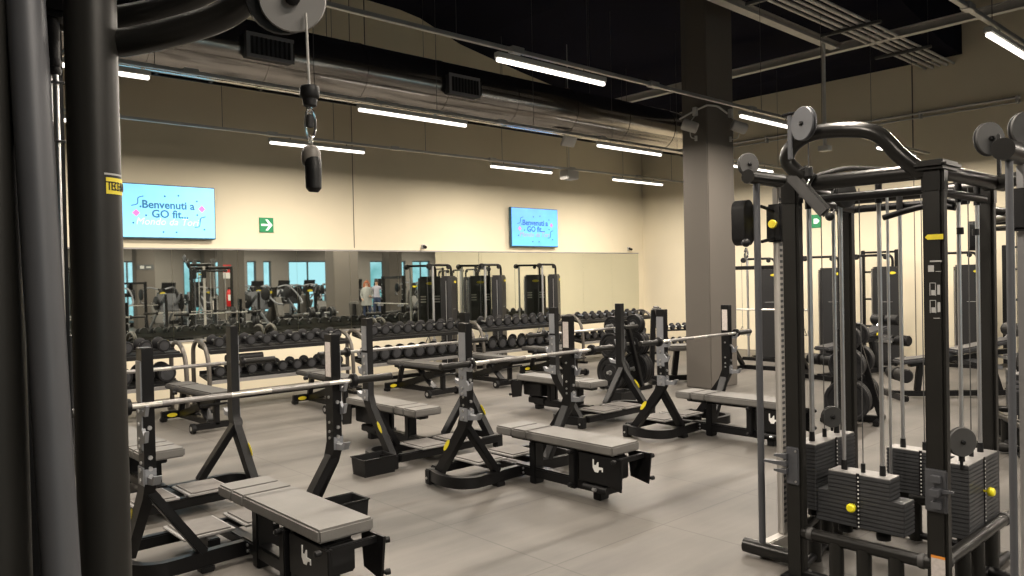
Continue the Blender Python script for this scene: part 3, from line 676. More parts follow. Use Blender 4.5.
dup(tw, (13.8, 5.545, 0), -PI*.5, 'dark weight stack tower by the right wall, middle one behind the cable tower')
dup(tw, (14.2, 4.36, 0), -PI*.5, 'dark weight stack tower by the right wall, at the right edge of the picture')
dup(tw, (13.2, 7.41, 0), -PI*.5, 'dark weight stack tower by the right wall, just right of the column')

# ------------------------------------------------------------------ four-station cable tower (right foreground)
def pulley_disc(t, c, r, ax, m=PULL, w=.03, nm='pulley'):
    a = Vector(ax).normalized()
    o = MB().lathe([(r*.96, -w/2), (r, -w/2+.004), (r, -w/2+.008), (r*.9, -.004), (r*.9, .004), (r, w/2-.008), (r, w/2-.004), (r*.96, w/2)], c, a, m, 32)
    o.lathe([(.012, w/2), (.012, w/2+.008), (.008, w/2+.011)], c, a, BLK, 12).lathe([(.012, w/2), (.012, w/2+.008), (.008, w/2+.011)], c, -a, BLK, 12)
    return o.build(nm, t)
def stack(t, c, half, dep, z0, z1, ax, steps=None, knob=None):
    # plates stacked vertically; ax 'x' means the wide face looks along -X (wide along Y), 'y' wide along X
    n = int(round((z1-z0)/.021)); s = MB()
    for i in range(n):
        z = z0+i*(z1-z0)/n; hh = half if not steps or z < steps[0] else steps[1]
        a = (dep, hh) if ax == 'x' else (hh, dep)
        s.box(c[0]-a[0], c[0]+a[0], c[1]-a[1], c[1]+a[1], z+.0018, z+(z1-z0)/n-.0005, STACK, .0025)
        a2 = (dep-.006, hh-.006) if ax == 'x' else (hh-.006, dep-.006)
        s.box(c[0]-a2[0], c[0]+a2[0], c[1]-a2[1], c[1]+a2[1], z-.001, z+.004, BLK2)
    if steps:
        a = (dep-.003, half-.003) if ax == 'x' else (half-.003, dep-.003)
        s.box(c[0]-a[0], c[0]+a[0], c[1]-a[1], c[1]+a[1], steps[0]-.004, steps[0]+.004, STACKT)
    hh = steps[1] if steps else half; a = (dep-.003, hh-.003) if ax == 'x' else (hh-.003, dep-.003)
    s.box(c[0]-a[0], c[0]+a[0], c[1]-a[1], c[1]+a[1], z1-.001, z1+.004, STACKT)
    o = s.build('weight_stack', t)
    nx = V(-1, 0, 0) if ax == 'x' else V(0, -1, 0); sd = V(0, -1, 0) if ax == 'x' else V(1, 0, 0)
    C = V(c[0], c[1], 0)
    d = MB(); p = C+nx*(dep+.002)
    d.beam(p+V(0, 0, z0+.01), p+V(0, 0, z1+.01), .016, .004, BLK2, upv=nx, bev=0)
    for i in range(n): d.cyl(p+nx*.001+sd*.003+V(0, 0, z0+(i+.5)*(z1-z0)/n), p+nx*.004+sd*.003+V(0, 0, z0+(i+.5)*(z1-z0)/n), .0045, WHT, 8)
    d.build('number_strip', o)
    if knob is not None:
        MB().lathe([(.006, 0), (.006, .02), (.020, .022), (.023, .028), (.023, .045), (.016, .052)], p+V(0, 0, knob)-sd*.02, nx, YELK, 18).build('selector_pin', o)
    for s_ in (-.62, .62):                                     # rubber buffers below and sleeves above
        q = C+sd*s_*(steps[1] if steps else half)
        MB().cyl(q+V(0, 0, z0-.05), q+V(0, 0, z0), .028 if not steps else .035, BLK2, 14).build('rubber_buffer', o)
        MB().lathe([(.016, 0), (.014, .055)], q+V(0, 0, z1), (0, 0, 1), BLK2, 14).build('rod_sleeve', o)
        MB().cyl(q+V(0, 0, z0-.06), q+V(0, 0, 2.08), .0105, SILV, 14).build('guide_rod', t)
        MB().lathe([(.017, 0), (.017, .10), (.012, .104)], q+V(0, 0, 1.965), (0, 0, 1), BLK2, 14).build('rod_cap', t)
    MB().cyl(C+V(0, 0, z1), C+V(0, 0, z1+.05), .012, BLK2, 10).cyl(C+V(0, 0, z1+.05), C+V(0, 0, 2.05), .003, CABLE, 6).build('lift_cable', t)
    return o
def collar(mb, p, ax, r=.037): mb.lathe([(r-.003, -.014), (r, -.01), (r, .01), (r-.003, .014)], p, ax, PULL, 18)
def cable_tower(label, loc, full=True, rz=0.):
    t = thing('cable_tower', label, 'cable machine', loc, rz)
    hx, hy = .365, .35; zt = 2.11
    PP = {'P1': (-hx, hy), 'P2': (-hx, -hy), 'P3': (.665, -.26), 'P4': (.665, .53)}
    for nm, (x, y) in PP.items():
        c = MB().box(x-.034, x+.034, y-.046, y+.046, 0, zt-.09, STEELG, .014)
        c.box(x-.038, x+.038, y-.05, y+.05, zt-.14, zt-.02, DKTUBE, .014); po = c.build('post', t)
        MB().box(x-.07, x+.07, y-.07, y+.07, 0, .012, BLK, .004).build('foot_plate', po)
        if nm == 'P2' and full:
            q = MB(); X = x-.0345
            q.prism([(-.032, 0), (-.02, .012), (.046, .012), (.046, -.012), (-.02, -.012)], (X, y, 1.77), (0, -1, 0), (0, 0, 1), (-1, 0, 0), .0015, YEL); q.build('yellow_badge', po)
            q = MB()
            q.box(X-.001, X, y-.04, y+.012, 1.655, 1.662, GLBL).box(X-.001, X, y-.005, y+.02, 1.61, 1.64, GLBL).box(X-.001, X, y-.035, y-.012, 1.61, 1.613, GLBL)
            for z in (1.53, 1.45):
                q.box(X-.001, X, y+.012, y+.015, z-.03, z+.03, GLBL).box(X-.001, X, y-.012, y-.009, z-.03, z+.03, GLBL).box(X-.001, X, y-.012, y+.015, z+.027, z+.03, GLBL).box(X-.001, X, y-.008, y+.008, z-.028, z-.004, GLBL).box(X-.001, X, y-.03, y-.018, z-.025, z+.02, GLBL)
            q.box(X-.001, X, y-.03, y, 1.395, 1.398, GLBL); q.build('instruction_print', po)
            q = MB().box(X-.001, X, y-.035, y+.025, .02, .285, STICK).box(X-.0015, X, y-.035, y+.025, .285, .297, ORG); q.build('sticker', po)
            q = MB().box(x-.047, x-.034, y-.052, y+.045, .50, .70, GREYT, .006)
            for z in (.66, .60, .54): q.prism([(-.02, -.015), (.02, -.015), (.02, .015), (-.02, .015)], (x-.047, y-.01, z), (0, 1, 0), (0, 0, 1), (-1, 0, 0), .03 if z != .60 else .05, GREYT)
            q.prism([(-.01, -.01), (.05, .004), (.05, .012), (-.01, .014)], (x-.06, y-.03, .60), (0, -1, 0), (0, 0, 1), (1, 0, 0), .02, GREYT); q.build('handle_hanger', po)
        if nm == 'P1':
            q = MB().box(x-.046, x-.034, y-.035, y+.035, .50, .70, GREYT, .006)
            for z in (.52, .68): q.cyl((x-.046, y-.02, z), (x-.05, y-.02, z), .006, SILV, 8)
            for z, l in ((.65, .07), (.61, .13), (.57, .07)): q.prism([(0, -.012), (l, -.004), (l, .006), (0, .014)], (x-.046, y+.02, z), (0, 1, 0), (0, 0, 1), (-1, 0, 0), .03, GREYT)
            q.build('handle_hanger', po)
    c = [('P1', 'P2'), ('P2', 'P3'), ('P3', 'P4'), ('P4', 'P1')]
    for a, b in c:
        A, B = V(*PP[a], 0), V(*PP[b], 0)
        if (a, b) == ('P2', 'P3'): B = V(.66, -.35, 0)
        m = MB().cyl(A+V(0, 0, .245), B+V(0, 0, .245), .032, DKTUBE, 16); d = (B-A).normalized()
        collar(m, A+d*.075+V(0, 0, .245), d); collar(m, B-d*.075+V(0, 0, .245), d); m.build('lower_tube', t)
        for f in (.3, .5, .72): MB().cyl(A+(B-A)*f, A+(B-A)*f+V(0, 0, .235), .036, STEELG, 16).build('short_leg', t)
        m = MB().cyl(A+V(0, 0, .03), B+V(0, 0, .03), .022, BLK, 12); m.build('floor_tube', t)
        m = MB().tube([A+V(0, 0, zt-.03), B+V(0, 0, zt-.03)], .038, DKTUBE, 18); m.build('top_tube', t)
        m = MB().tube([A*.82+V(0, 0, zt-.11), B*.82+V(0, 0, zt-.11)], .022, BLK, 12); m.build('inner_tube', t)
    MB().box(-hx-.07, -hx+.16, -hy-.07, -hy+.08, zt-.03, zt+.012, DKTUBE, .015).build('corner_cap', t)
    # stacks
    o = stack(t, (-.175, .08), .228, .065, .29, .565, 'x', (.45, .160), .40)
    stack(t, (.345, -.27), .235, .06, .235, .615, 'y', None, .45)
    stack(t, (-.02, .36), .24, .065, .34, .69, 'y')
    stack(t, (.50, .02), .19, .06, .33, .58, 'x')
    # arched pull-up bar over the front side
    X = -.45
    MB().tube(curve_pts([(-.37, -.30, 2.07), (-.42, -.22, 2.16), (X, -.13, 2.27), (X-.01, .0, 2.31), (X-.01, .18, 2.32), (X, .29, 2.28), (X+.01, .335, 2.21), (X+.03, .29, 2.14), (-.39, .22, 2.09)], 6), .038, DKTUBE, 20).build('arched_bar', t)
    MB().tube(fillet([(-.37, .30, 2.10), (-.30, .1, 2.15), (-.1, -.1, 2.13), (.1, -.3, 2.10)], .06), .012, PULL, 8).build('hose', t)
    # pulleys on top
    pulley_disc(t, (-.52, .20, 2.365), .085, (-.908, .413, 0), GREYT); MB().box(-.50, -.488, .275, .30, 2.2, 2.44, GREYT, .003).cyl((-.49, .33, 2.43), (-.51, .20, 2.43), .008, BLK, 8).build('pulley_bracket', t)
    pulley_disc(t, (.18, -.42, 2.27), .085, (-.5, -.86, 0)); MB().box(.17, .20, -.47, -.455, 2.08, 2.29, BLK, .004).build('pulley_bracket', t)
    pulley_disc(t, (-.235, .126, 2.02), .07, (-.3, -.9, 0)); pulley_disc(t, (-.24, -.02, 2.2), .045, (-.9, -.5, 0), BLK2) if False else None
    pulley_disc(t, (.04, .345, .80), .06, (-.6, -.75, 0)); pulley_disc(t, (.10, -.30, .74), .075, (-.6, -.75, 0))
    MB().cyl((.10, -.30, .60), (.10, -.30, .74), .008, BLK, 8).cyl((.04, .345, .72), (.04, .345, .8), .008, BLK, 8).build('pulley_post', t)
    for x, y in ((-.05, .41), (.28, .12)): MB().cyl((x, y, .25), (x, y, 2.05), .008, SILV, 10).build('slim_rod', t)
    # adjustable pulley column beyond the left post
    def pcol(px, py, sx, sy, ang):
        R = Matrix.Translation((px, py, 0)) @ Matrix.Rotation(ang, 4, 'Z')
        def P(x, y, z): return R @ V(x, y, z)
        a = MB().tube([P(-.09, 0, 2.16), P(-.085, 0, 2.16), P(.42, 0, 2.16)], .04, DKTUBE, 18); a.tube([P(.3, 0, 2.16), P(.3, -.35, 2.10)], .036, DKTUBE, 16); a.build('arm_tube', t)
        MB().tube([P(0, .11, .055), P(0, -.20, .055)], .042, DKTUBE, 20).tube([P(0, -.1, .04), P(.05, -.22, .035)], .03, BLK, 12).build('foot_tube', t); MB().box(.0, .28, -.03, .03, 0.005, .09, RAILC, .006, R).build('rail_base', t)
        MB().tube([P(0, 0, .06), P(0, 0, 2.15)], .019, GREYT, 14).build('side_pole', t)
        c = MB().box(.205, .265, -.02, .02, .09, 2.12, RAILC, .006, R)
        r = c.build('adjustment_rail', t); h = MB()
        for i in range(58): h.box(.212, .242, -.0215, -.0195, .16+i*.033, .176+i*.033, STACK, 0, R)
        h.build('rail_holes', r)
        g = MB().box(.18, .29, -.05, .05, 1.80, 2.02, BLK2, .012, R); car = g.build('pulley_carriage', t)
        MB().lathe([(.008, 0), (.008, .04), (.022, .045), (.026, .06), (.022, .08)], P(.18, -.01, 1.9), R.to_3x3() @ V(-1, -.3, 0), YEL, 16).build('yellow_knob', car)
        MB().cyl(P(.18, 0, 1.98), P(.05, 0, 2.0), .01, BLK, 8).cyl(P(.18, 0, 1.82), P(.05, 0, 1.80), .01, BLK, 8).build('link_rod', car)
        MB().prism([(.055*math.cos(k*PI/12), (.075 if k <= 12 else -.075)+.055*math.sin(k*PI/12)) for k in range(25)], P(.0, .05, 1.91), R.to_3x3() @ V(1, 0, 0), (0, 0, 1), R.to_3x3() @ V(0, 1, 0), .08, BLK2).build('swivel_cover', car)
        pulley_disc(t, P(.0, .05, 2.24), .065, (-.4, -.9, 0)); MB().sphere(P(-.12, .0, 1.79), .024, BLK2, 12, 8).tube(fillet([P(-.12, 0, 1.76), P(-.14, 0, 1.73), P(-.12, 0, 1.69), P(-.10, 0, 1.73), P(-.12, 0, 1.76)], .02), .006, CHROME, 8).build('snap_hook', car)
    pcol(-.255, .62, 1, 1, 0)
    if full:
        # second column overhanging toward the camera
        MB().tube([(-.81, -.75, 2.08), (-.805, -.75, 2.08), (.2, -.75, 2.08)], .043, DKTUBE, 20).tube([(.18, -.75, 2.08), (.55, -.30, 2.08)], .038, DKTUBE, 16).build('arm_tube', t)
        MB().tube([(-.735, -.75, .05), (-.735, -.75, 2.06)], .014, GREYT, 16).build('side_pole', t)
        MB().tube([(-.80, -.75, .045), (.2, -.75, .045)], .04, DKTUBE, 16).tube([(.1, -.75, .045), (.28, -.38, .045)], .03, BLK, 12).build('foot_tube', t)
        r = MB().box(.50, .56, -.56, -.52, .09, 2.12, PLATEG, .006).build('adjustment_rail', t)
        g = MB().box(-.64, -.50, -.79, -.71, 1.77, 1.94, BLK2, .012)
        for z in (1.80, 1.91): g.lathe([(.018, 0), (.02, .006), (.012, .01)], (-.60, -.79, z), (0, -1, 0), PULL, 14)
        g = g.build('pulley_carriage', t)
        MB().tube(curve_pts([(-.65, -.80, 1.87), (-.61, -.82, 1.862), (-.55, -.82, 1.86)], 4), [.012, .014, .016, .018, .02, .02, .02, .02, .02][:9], YELK, 12).build('yellow_knob', g)
        MB().box(-.59, -.55, -.765, -.735, .1, 1.77, SILV, .005).box(-.59, -.55, -.765, -.735, 1.94, 2.04, SILV, .005).build('adjustment_rail', t)
        pulley_disc(t, (-.50, -.75, 2.19), .075, (-.6, -.8, 0))
        pulley_disc(t, (.42, -.56, 2.0), .05, (-.6, -.7, 0))
        # chin-up grips sticking out
        MB().tube(fillet([(.065, .055, 1.905), (.065, -.09, 1.94), (.065, -.19, 1.955), (.065, -.30, 1.93)], .05), .016, BLK, 10).build('grip_bar', t)
        c = MB()
        for x, y in ((.19, -.28), (.43, -.28)): c.lathe([(.017, 0), (.017, .035)], (x, y, 1.80), (0, 0, 1), BLK2, 12)
        c.build('rod_stop', t)
    return t
ct = cable_tower('large four-station cable tower with grey weight stacks at right front', (4.235, 1.68, 0))
# grey strap handle hanging from the top pulley
t = thing('strap_grip', 'grey strap grip hanging from the top of the right cable tower', 'cable handle', (3.80, 1.90, 2.13))
MB().cyl((0, 0, .02), (0, 0, .32), .0032, CABLE, 6).build('cable', t)
MB().lathe([(.012, .03), (.02, .025), (.022, -.02), (.014, -.03)], (0, 0, 0), (0, 0, 1), BLK2, 16).build('stopper', t)
MB().tube(fillet([(0, 0, -.03), (.014, 0, -.05), (.014, 0, -.09), (0, 0, -.11), (-.014, 0, -.09), (-.014, 0, -.05), (0, 0, -.03)], .01), .004, CHROME, 8).build('snap_hook', t)
st = MB(); st.beam((-.0, .10, .0), (-.02, -.10, -.22), .07, .028, PULL, upv=(1, 0, 0), bev=.012).beam((0, .10, .0), (0, .0, .03), .03, .02, PULL, bev=.008); st.build('strap', t)
MB().sphere((-.02, -.115, -.235), .022, BLK2, 12, 8).cyl((-.02, -.115, -.25), (-.02, -.14, -.2), .005, CHROME, 8).build('end_ring', t)

# ------------------------------------------------------------------ near cable machine cut by the left edge
def patch(mb, c, r, a0, a1, z0, z1, m, n=10):                      # thin curved label on a round post
    vs = []; fs = []
    for k in range(n+1):
        a = a0+(a1-a0)*k/n
        for z in (z0, z1): vs.append((c[0]+r*math.cos(a), c[1]+r*math.sin(a), z))
    for k in range(n): fs.append([2*k, 2*k+2, 2*k+3, 2*k+1])
    return mb.add(vs, fs, m)
t = thing('cable_machine', 'dark cable machine filling the left edge, nearest to the camera', 'cable machine', (.350, 1.378, 0))
MB().lathe([(.0385, 0), (.0385, 2.6)], (0, 0, 0), (0, 0, 1), STEELG, 48).lathe([(.0435, 2.10), (.0435, 2.62)], (0, 0, 0), (0, 0, 1), DKTUBE, 40).box(-.09, .09, -.09, .09, 0, .012, BLK, .004).build('post', t)
patch(MB(), (0, 0), .0396, -1.42, -.42, 1.768, 1.794, YEL).build('yellow_badge', t)
patch(MB(), (0, 0), .0396, -1.48, -.50, 1.798, 1.801, GLBL).build('print_line', t)
for k, ch in enumerate('TECHNO'):
    a = -1.30+.18*k; text_obj('badge_letter', ch, .020, BLK, (.0400*math.cos(a), .0400*math.sin(a), 1.774), (PI/2, 0, a+PI/2), t, .0002)
MB().cyl((-.150, -.003, 0), (-.150, -.003, 2.6), .047, STEELG, 40).build('side_post', t)
MB().box(-.098, .005, .20, .26, 0, 2.6, BLK, .01).build('rear_post', t)
MB().tube([(-.088, -.063, 2.70), (-.098, -.043, 2.048), (-.079, -.074, 1.193), (-.061, -.103, .02)], .0258, GREYT, 28).build('side_pole', t)
for xx, yy in ((-.0335, .134), (-.025, .126)): MB().cyl((xx, yy, .2), (xx, yy, 1.99), .0050, SILV, 14).build('guide_rod', t)
MB().lathe([(.013, 0), (.0145, .004), (.0145, .010), (.013, .013), (.0145, .016), (.0145, .024), (.013, .028), (.013, .10)], (-.029, .13, 1.985), (0, 0, 1), BLK2, 20).build('rod_cap', t)
for z in (1.97, 1.87): MB().cyl((-.046, .125, z), (-.014, .115, z), .003, CHROME, 8).build('rod_glint', t)  # added chrome pins standing in for bright reflections beside the guide rods
MB().box(-.08, .03, .10, .16, 2.08, 2.2, BLK, .01).box(-.19, -.06, -.05, .12, 2.3, 2.36, BLK, .01).build('rod_bracket', t)
MB().tube(curve_pts([(-.02, .02, 2.02), (.015, .012, 2.022), (.048, -.012, 2.021), (.102, -.086, 2.031), (.156, -.135, 2.053), (.192, -.168, 2.085), (.214, -.186, 2.122), (.23, -.21, 2.2)], 6), .0228, DKTUBE, 28).build('curved_tube', t)
MB().tube(curve_pts([(-.2, .22, 2.12), (0, .18, 2.10), (.12, .10, 2.115), (.22, .02, 2.17), (.26, -.05, 2.25)], 6), .022, DKTUBE, 24).build('rear_tube', t)
vd = Vector((.4462, .8949, 0))
pulley_disc(t, (.219, -.262, 2.062), .051, (-.4462, -.8949, -.3), PULLL, .026)
q = MB().lathe([(.054, -.008), (.056, 0), (.054, .008)], (.208, -.25, 2.064), (-.4462, -.8949, -.2), BLK2, 30).beam((.196, -.225, 2.10), (.23, -.24, 2.0+.03), .03, .008, PLATEG, upv=(.45, .89, 0)); q.build('pulley_guard', t)
MB().box(-.25, .5, -.3, -.24, 0, .06, BLK, .01).box(-.22, -.10, -.3, .3, 0, .06, BLK, .01).box(.0, .09, -.26, .3, 0, .06, BLK, .01).build('base', t)
MB().box(-.185, -.10, -.09, -.02, 2.43, 2.5, BLK, .01).box(-.16, .30, -.22, -.16, 2.24, 2.30, BLK, .01).box(-.16, -.11, -.2, 0, 2.2, 2.3, BLK, .01).build('top_beam', t)
t = thing('tricep_rope', 'black tricep rope hanging from chrome carabiner at upper left', 'cable handle', (.584, 1.096, 1.926))
MB().cyl((-.003, 0, .11), (0, 0, -.01), .0020, mat('grey_cable', (.36, .35, .33), .4, .2), 8).build('cable', t)
MB().lathe([(.008, .0), (.0135, -.002), (.015, -.005), (.015, -.018), (.0135, -.020), (.0115, -.022), (.0105, -.032), (.007, -.034)], (0, 0, 0), (0, 0, 1), BLK2, 24).build('stopper', t)
MB().tube([V(.0085*math.cos(a), 0, -.060+.023*math.sin(a)) for a in [k*2*PI/20 for k in range(20)]], .0022, CHROME, 8, closed=True).build('carabiner', t)
MB().tube([V(.004*math.cos(a), .002, -.037+.006*math.sin(a)) for a in [k*2*PI/12 for k in range(12)]], .0018, CHROME, 8, closed=True).box(-.0045, .0045, -.004, .004, -.066, -.046, BLK2, .001).build('gate', t)
MB().tube([V(.0, .004*math.cos(a), -.088+.008*math.sin(a)) for a in [k*2*PI/12 for k in range(12)]], .0018, BAR, 8, closed=True).build('eye_ring', t)
MB().lathe([(.007, .0), (.0115, -.003), (.0145, -.010), (.015, -.024), (.013, -.030)], (0, 0, -.094), (0, 0, 1), mat('taupe_rubber', (.16, .145, .13), .5), 24).build('rope_collar', t)
MB().tube([(0, 0, -.110), (.0, -.004, -.118), (0, -.006, -.135), (0, -.006, -.160), (0, -.005, -.166)], [.010, .0135, .0125, .012, .007], BLK2, 24).build('rope_end', t)

# ------------------------------------------------------------------ equipment right of the column
def half_rack(label, loc, rz):
    t = thing('squat_rack', label, 'squat rack', loc, rz)
    for s in (-1, 1):
        u = MB().box(s*.55-.04, s*.55+.04, -.04, .04, 0, 1.75, BLK, .008).beam((s*.55, .0, .75), (s*.55, .75, .06), .06, .07, BLK).box(s*.55-.04, s*.55+.04, -.35, .8, 0, .07, BLK, .008)
        for k in range(9): u.cyl((s*.55, -.04, .5+.13*k), (s*.55, -.045, .5+.13*k), .014, SILV, 8)
        u.build('upright', t); MB().box(s*.55-.05, s*.55+.05, -.16, -.03, .98, 1.03, PLATEG, .006).build('rack_hook', t)
        MB().tube(fillet([(s*.55, -.05, 1.15), (s*.55, -.05, .55), (s*.55, -.3, .35)], .2), .03, BLK, 12).build('bar_guide', t)
    MB().box(-.55, .55, .72, .8, .0, .07, BLK, .008).box(-.55, .55, -.03, .03, 1.68, 1.74, BLK, .008).build('cross_member', t)
    MB().cyl((-.9, -.08, 1.05), (.9, -.08, 1.05), .014, BAR, 10).build('bar', t)
    return t
half_rack('black squat rack standing right of the column behind the cable tower', (11.1, 6.5, 0), -PI/2+.1)
def roller_machine(label, loc, rz):
    t = thing('leg_curl_bench', label, 'exercise machine', loc, rz)
    f = MB().box(-.04, .04, -.8, .8, .02, .09, BLK, .01).box(-.35, .35, .74, .82, 0, .07, BLK, .01).box(-.35, .35, -.82, -.74, 0, .07, BLK, .01)
    f.beam((0, -.5, .08), (0, -.35, .6), .07, .07, BLK).beam((0, .5, .08), (0, .45, .5), .07, .07, BLK).beam((0, -.6, .58), (0, .6, .42), .08, .06, BLK); f.build('frame', t)
    MB().beam((0, .15, .52), (0, .75, .46),   .28, .06, RUBF, bev=.02).beam((0, -.62, .72), (0, .08, .58), .30, .06, RUBF, bev=.02).build('pad', t)
    for y, z in ((-.72, .84), (-.95, .50), (.72, .30)):
        MB().lathe([(.07, -.24), (.085, -.225), (.085, -.03), (.07, -.02), (.02, -.015), (.02, .015), (.07, .02), (.085, .03), (.085, .225), (.07, .24)], (0, y, z), (1, 0, 0), BLK2, 18).build('roller_pad', t)
    MB().beam((.0, -.55, .55), (0, -.95, .50), .04, .05, SILV).beam((.09, -.5, .6), (.09, -.74, .84), .03, .04, SILV).beam((.12, .1, .55), (.12, -.6, .35), .03, .05, PLATEG).build('lever', t)
    MB().cyl((-.30, -.45, .52), (.30, -.45, .52), .02, SILV, 12).build('handle_bar', t)
    MB().lathe([(.03, 0), (.035, .01), (.035, .03)], (.3, -.45, .52), (1, 0, 0), WHT, 14).build('end_cap', t)
    MB().box(-.157, -.152, -.38, -.30, .62, .66, YEL, .001).build('yellow_badge', t)
    return t
roller_machine('black leg curl bench with roller pads seen through the cable tower', (10.75, 3.45, 0), .75)
roller_machine('black roller bench behind the column and the squat rack', (12.0, 5.3, 0), 1.3)
def wall_bars(label, loc, rz, w=.9, h=2.0):
    t = thing('ladder_frame', label, 'training frame', loc, rz)
    for s in (-1, 1): MB().box(s*w/2-.03, s*w/2+.03, -.03, .03, 0, h, BLK, .008).box(s*w/2-.03, s*w/2+.03, -.3, .3, 0, .05, BLK, .008).build('side_post', t)
    for z in (.6, 1.1, 1.6, 1.96): MB().cyl((-w/2, 0, z), (w/2, 0, z), .02, BLK, 10).build('rung', t)
    return t
wall_bars('black ladder frame against the right wall between the towers', (14.55, 5.95, 0), PI/2, .6)
wall_bars('black ladder frame against the right wall near the picture edge', (14.62, 3.72, 0), PI/2, .5)
# arched kettlebell / small dumbbell stand left of the column
t = thing('arched_stand', 'small arched stand with tiny dumbbells left of the column', 'dumbbell rack', (11.95, 8.6, 0), -.5)
t.scale = (.7, .7, .78)
for s in (-1, 1): MB().tube(curve_pts([(s*.5, -.25, .02), (s*.5, -.22, .5), (s*.5, -.05, .9), (s*.5, .15, 1.05), (s*.5, .3, 1.0)], 5), .025, BLK, 10).box(s*.5-.03, s*.5+.03, -.3, .35, 0, .05, BLK, .006).build('end_frame', t)
for z, y in ((.45, -.05), (.78, .05)): MB().box(-.5, .5, y-.12, y+.12, z-.03, z, TRAY, .005).build('shelf', t)
for j, (z, y) in enumerate(((.45, -.05), (.78, .05))):
    for k in range(5):
        R = Matrix.Rotation(-.5, 4, 'Z'); p = Vector((11.95, 8.6, 0))+R @ V((-.38+.19*k)*.7, y*.7, z*.78+.056)
        if .055 not in DBS: DBS[.055] = [dumbbell('x', .055, .22), False]
        place_db(.055, p, 'tiny black dumbbell, %s along the %s shelf of the arched stand' % (ORD[k], ('lower', 'upper')[j]), 'tiny dumbbells on the arched stand')
# seat machine partly hidden by the column
t = thing('seat_machine', 'grey-padded seat machine partly hidden behind the column', 'exercise machine', (9.82, 7.0, 0), .9)
MB().box(-.05, .05, -.5, .5, .02, .10, BLK, .01).box(-.3, .3, -.52, -.44, 0, .06, BLK, .01).box(-.3, .3, .44, .52, 0, .06, BLK, .01).beam((0, .1, .1), (0, .05, .5), .08, .08, BLK).beam((0, .45, .1), (0, .4, 1.1), .07, .07, BLK).build('frame', t)
MB().box(-.2, .2, -.25, .22, .48, .56, PAD, .025).build('seat', t); MB().beam((0, .25, .6), (0, .36, 1.15), .30, .08, PAD, upv=(0, 1, 0), bev=.025).build('backrest', t)
MB().cyl((-.3, -.48, .05), (-.24, -.48, .05), .05, BLK2, 14).cyl((.24, -.48, .05), (.3, -.48, .05), .05, BLK2, 14).build('wheels', t)

# ------------------------------------------------------------------ the gym behind the camera, seen in the mirror
cable_tower('cable tower on the camera side, seen only in the mirror at left', (8.15, 1.75, 0), False, .4)
t = thing('fire_extinguisher', 'red fire extinguisher hanging on the column reflected in the mirror', 'fire extinguisher', (9.50, -.0, .95))
MB().lathe([(.06, 0), (.075, .02), (.075, .42), (.05, .49), (.025, .52)], (0, 0, 0), (0, 0, 1), REDP, 20).build('cylinder', t); MB().box(-.03, .05, -.015, .015, .52, .58, BLK2, .005).tube(curve_pts([(.02, 0, .54), (.1, 0, .45), (.09, 0, .15)], 4), .01, BLK2, 8).build('valve', t)
MB().box(-.078+.02, .078-.02, .06, .078, .18, .36, WHT, .004).box(-.03, .03, -.1, -.06, .2, .3, BLK2).build('label_band', t)
t = thing('fire_sign', 'red and white fire extinguisher sign on the reflected column', 'sign', (9.50, -.1, 2.0))
MB().box(-.12, .12, 0, .01, -.02, .22, REDP, .002).box(-.12, .12, 0, .01, -.2, -.02, WHT, .002).box(-.03, .01, .01, .013, .02, .16, WHT).build('panel', t)
t = thing('column_sign', 'small white pictogram sign high on a reflected column', 'sign', (9.7, -8.4, 2.35)); MB().box(-.3, .3, 0, .02, -.1, .1, FRAMEW, .002).box(-.2, -.05, .02, .024, -.06, .06, WHT).box(.03, .2, .02, .024, -.03, .03, WHT).build('panel', t)

def cardio(label, loc, rz):
    t = thing('leg_press_machine', label, 'exercise machine', loc, rz, 'machines on the camera side seen in the mirror')
    MB().box(-.4, .4, -.9, -.8, 0, .08, BLK, .01).box(-.4, .4, .8, .9, 0, .08, BLK, .01).box(-.3, -.22, -.9, .9, .0, .09, BLK, .01).box(.22, .3, -.9, .9, 0, .09, BLK, .01).build('base', t)
    MB().beam((-.25, -.8, .2), (-.25, .75, 1.35), .05, .09, PLATEG).beam((.25, -.8, .2), (.25, .75, 1.35), .05, .09, PLATEG).beam((-.25, .75, .05), (-.25, .75, 1.35), .06, .06, BLK).beam((.25, .75, .05), (.25, .75, 1.35), .06, .06, BLK).build('guide_rails', t)
    MB().beam((0, -.5, .3), (0, -.9, .95), .42, .09, PAD, upv=(0, 1, 0), bev=.03).build('backrest', t); MB().box(-.21, .21, -.5, -.15, .24, .33, PAD, .03).build('seat', t)
    MB().beam((0, .05, 1.35), (0, .40, .78), .6, .04, GREYT, upv=(0, 1, 0)).build('foot_plate', t)
    for s in (-1, 1):
        MB().cyl((s*.3, .3, 1.05), (s*.55, .3, 1.05), .025, SILV, 12).lathe([(.22, 0), (.225, .01), (.225, .07), (.2, .08)], (s*.36, .3, 1.05), (s, 0, 0), RUB, 24).build('loaded_horn', t)
    return reg(t)
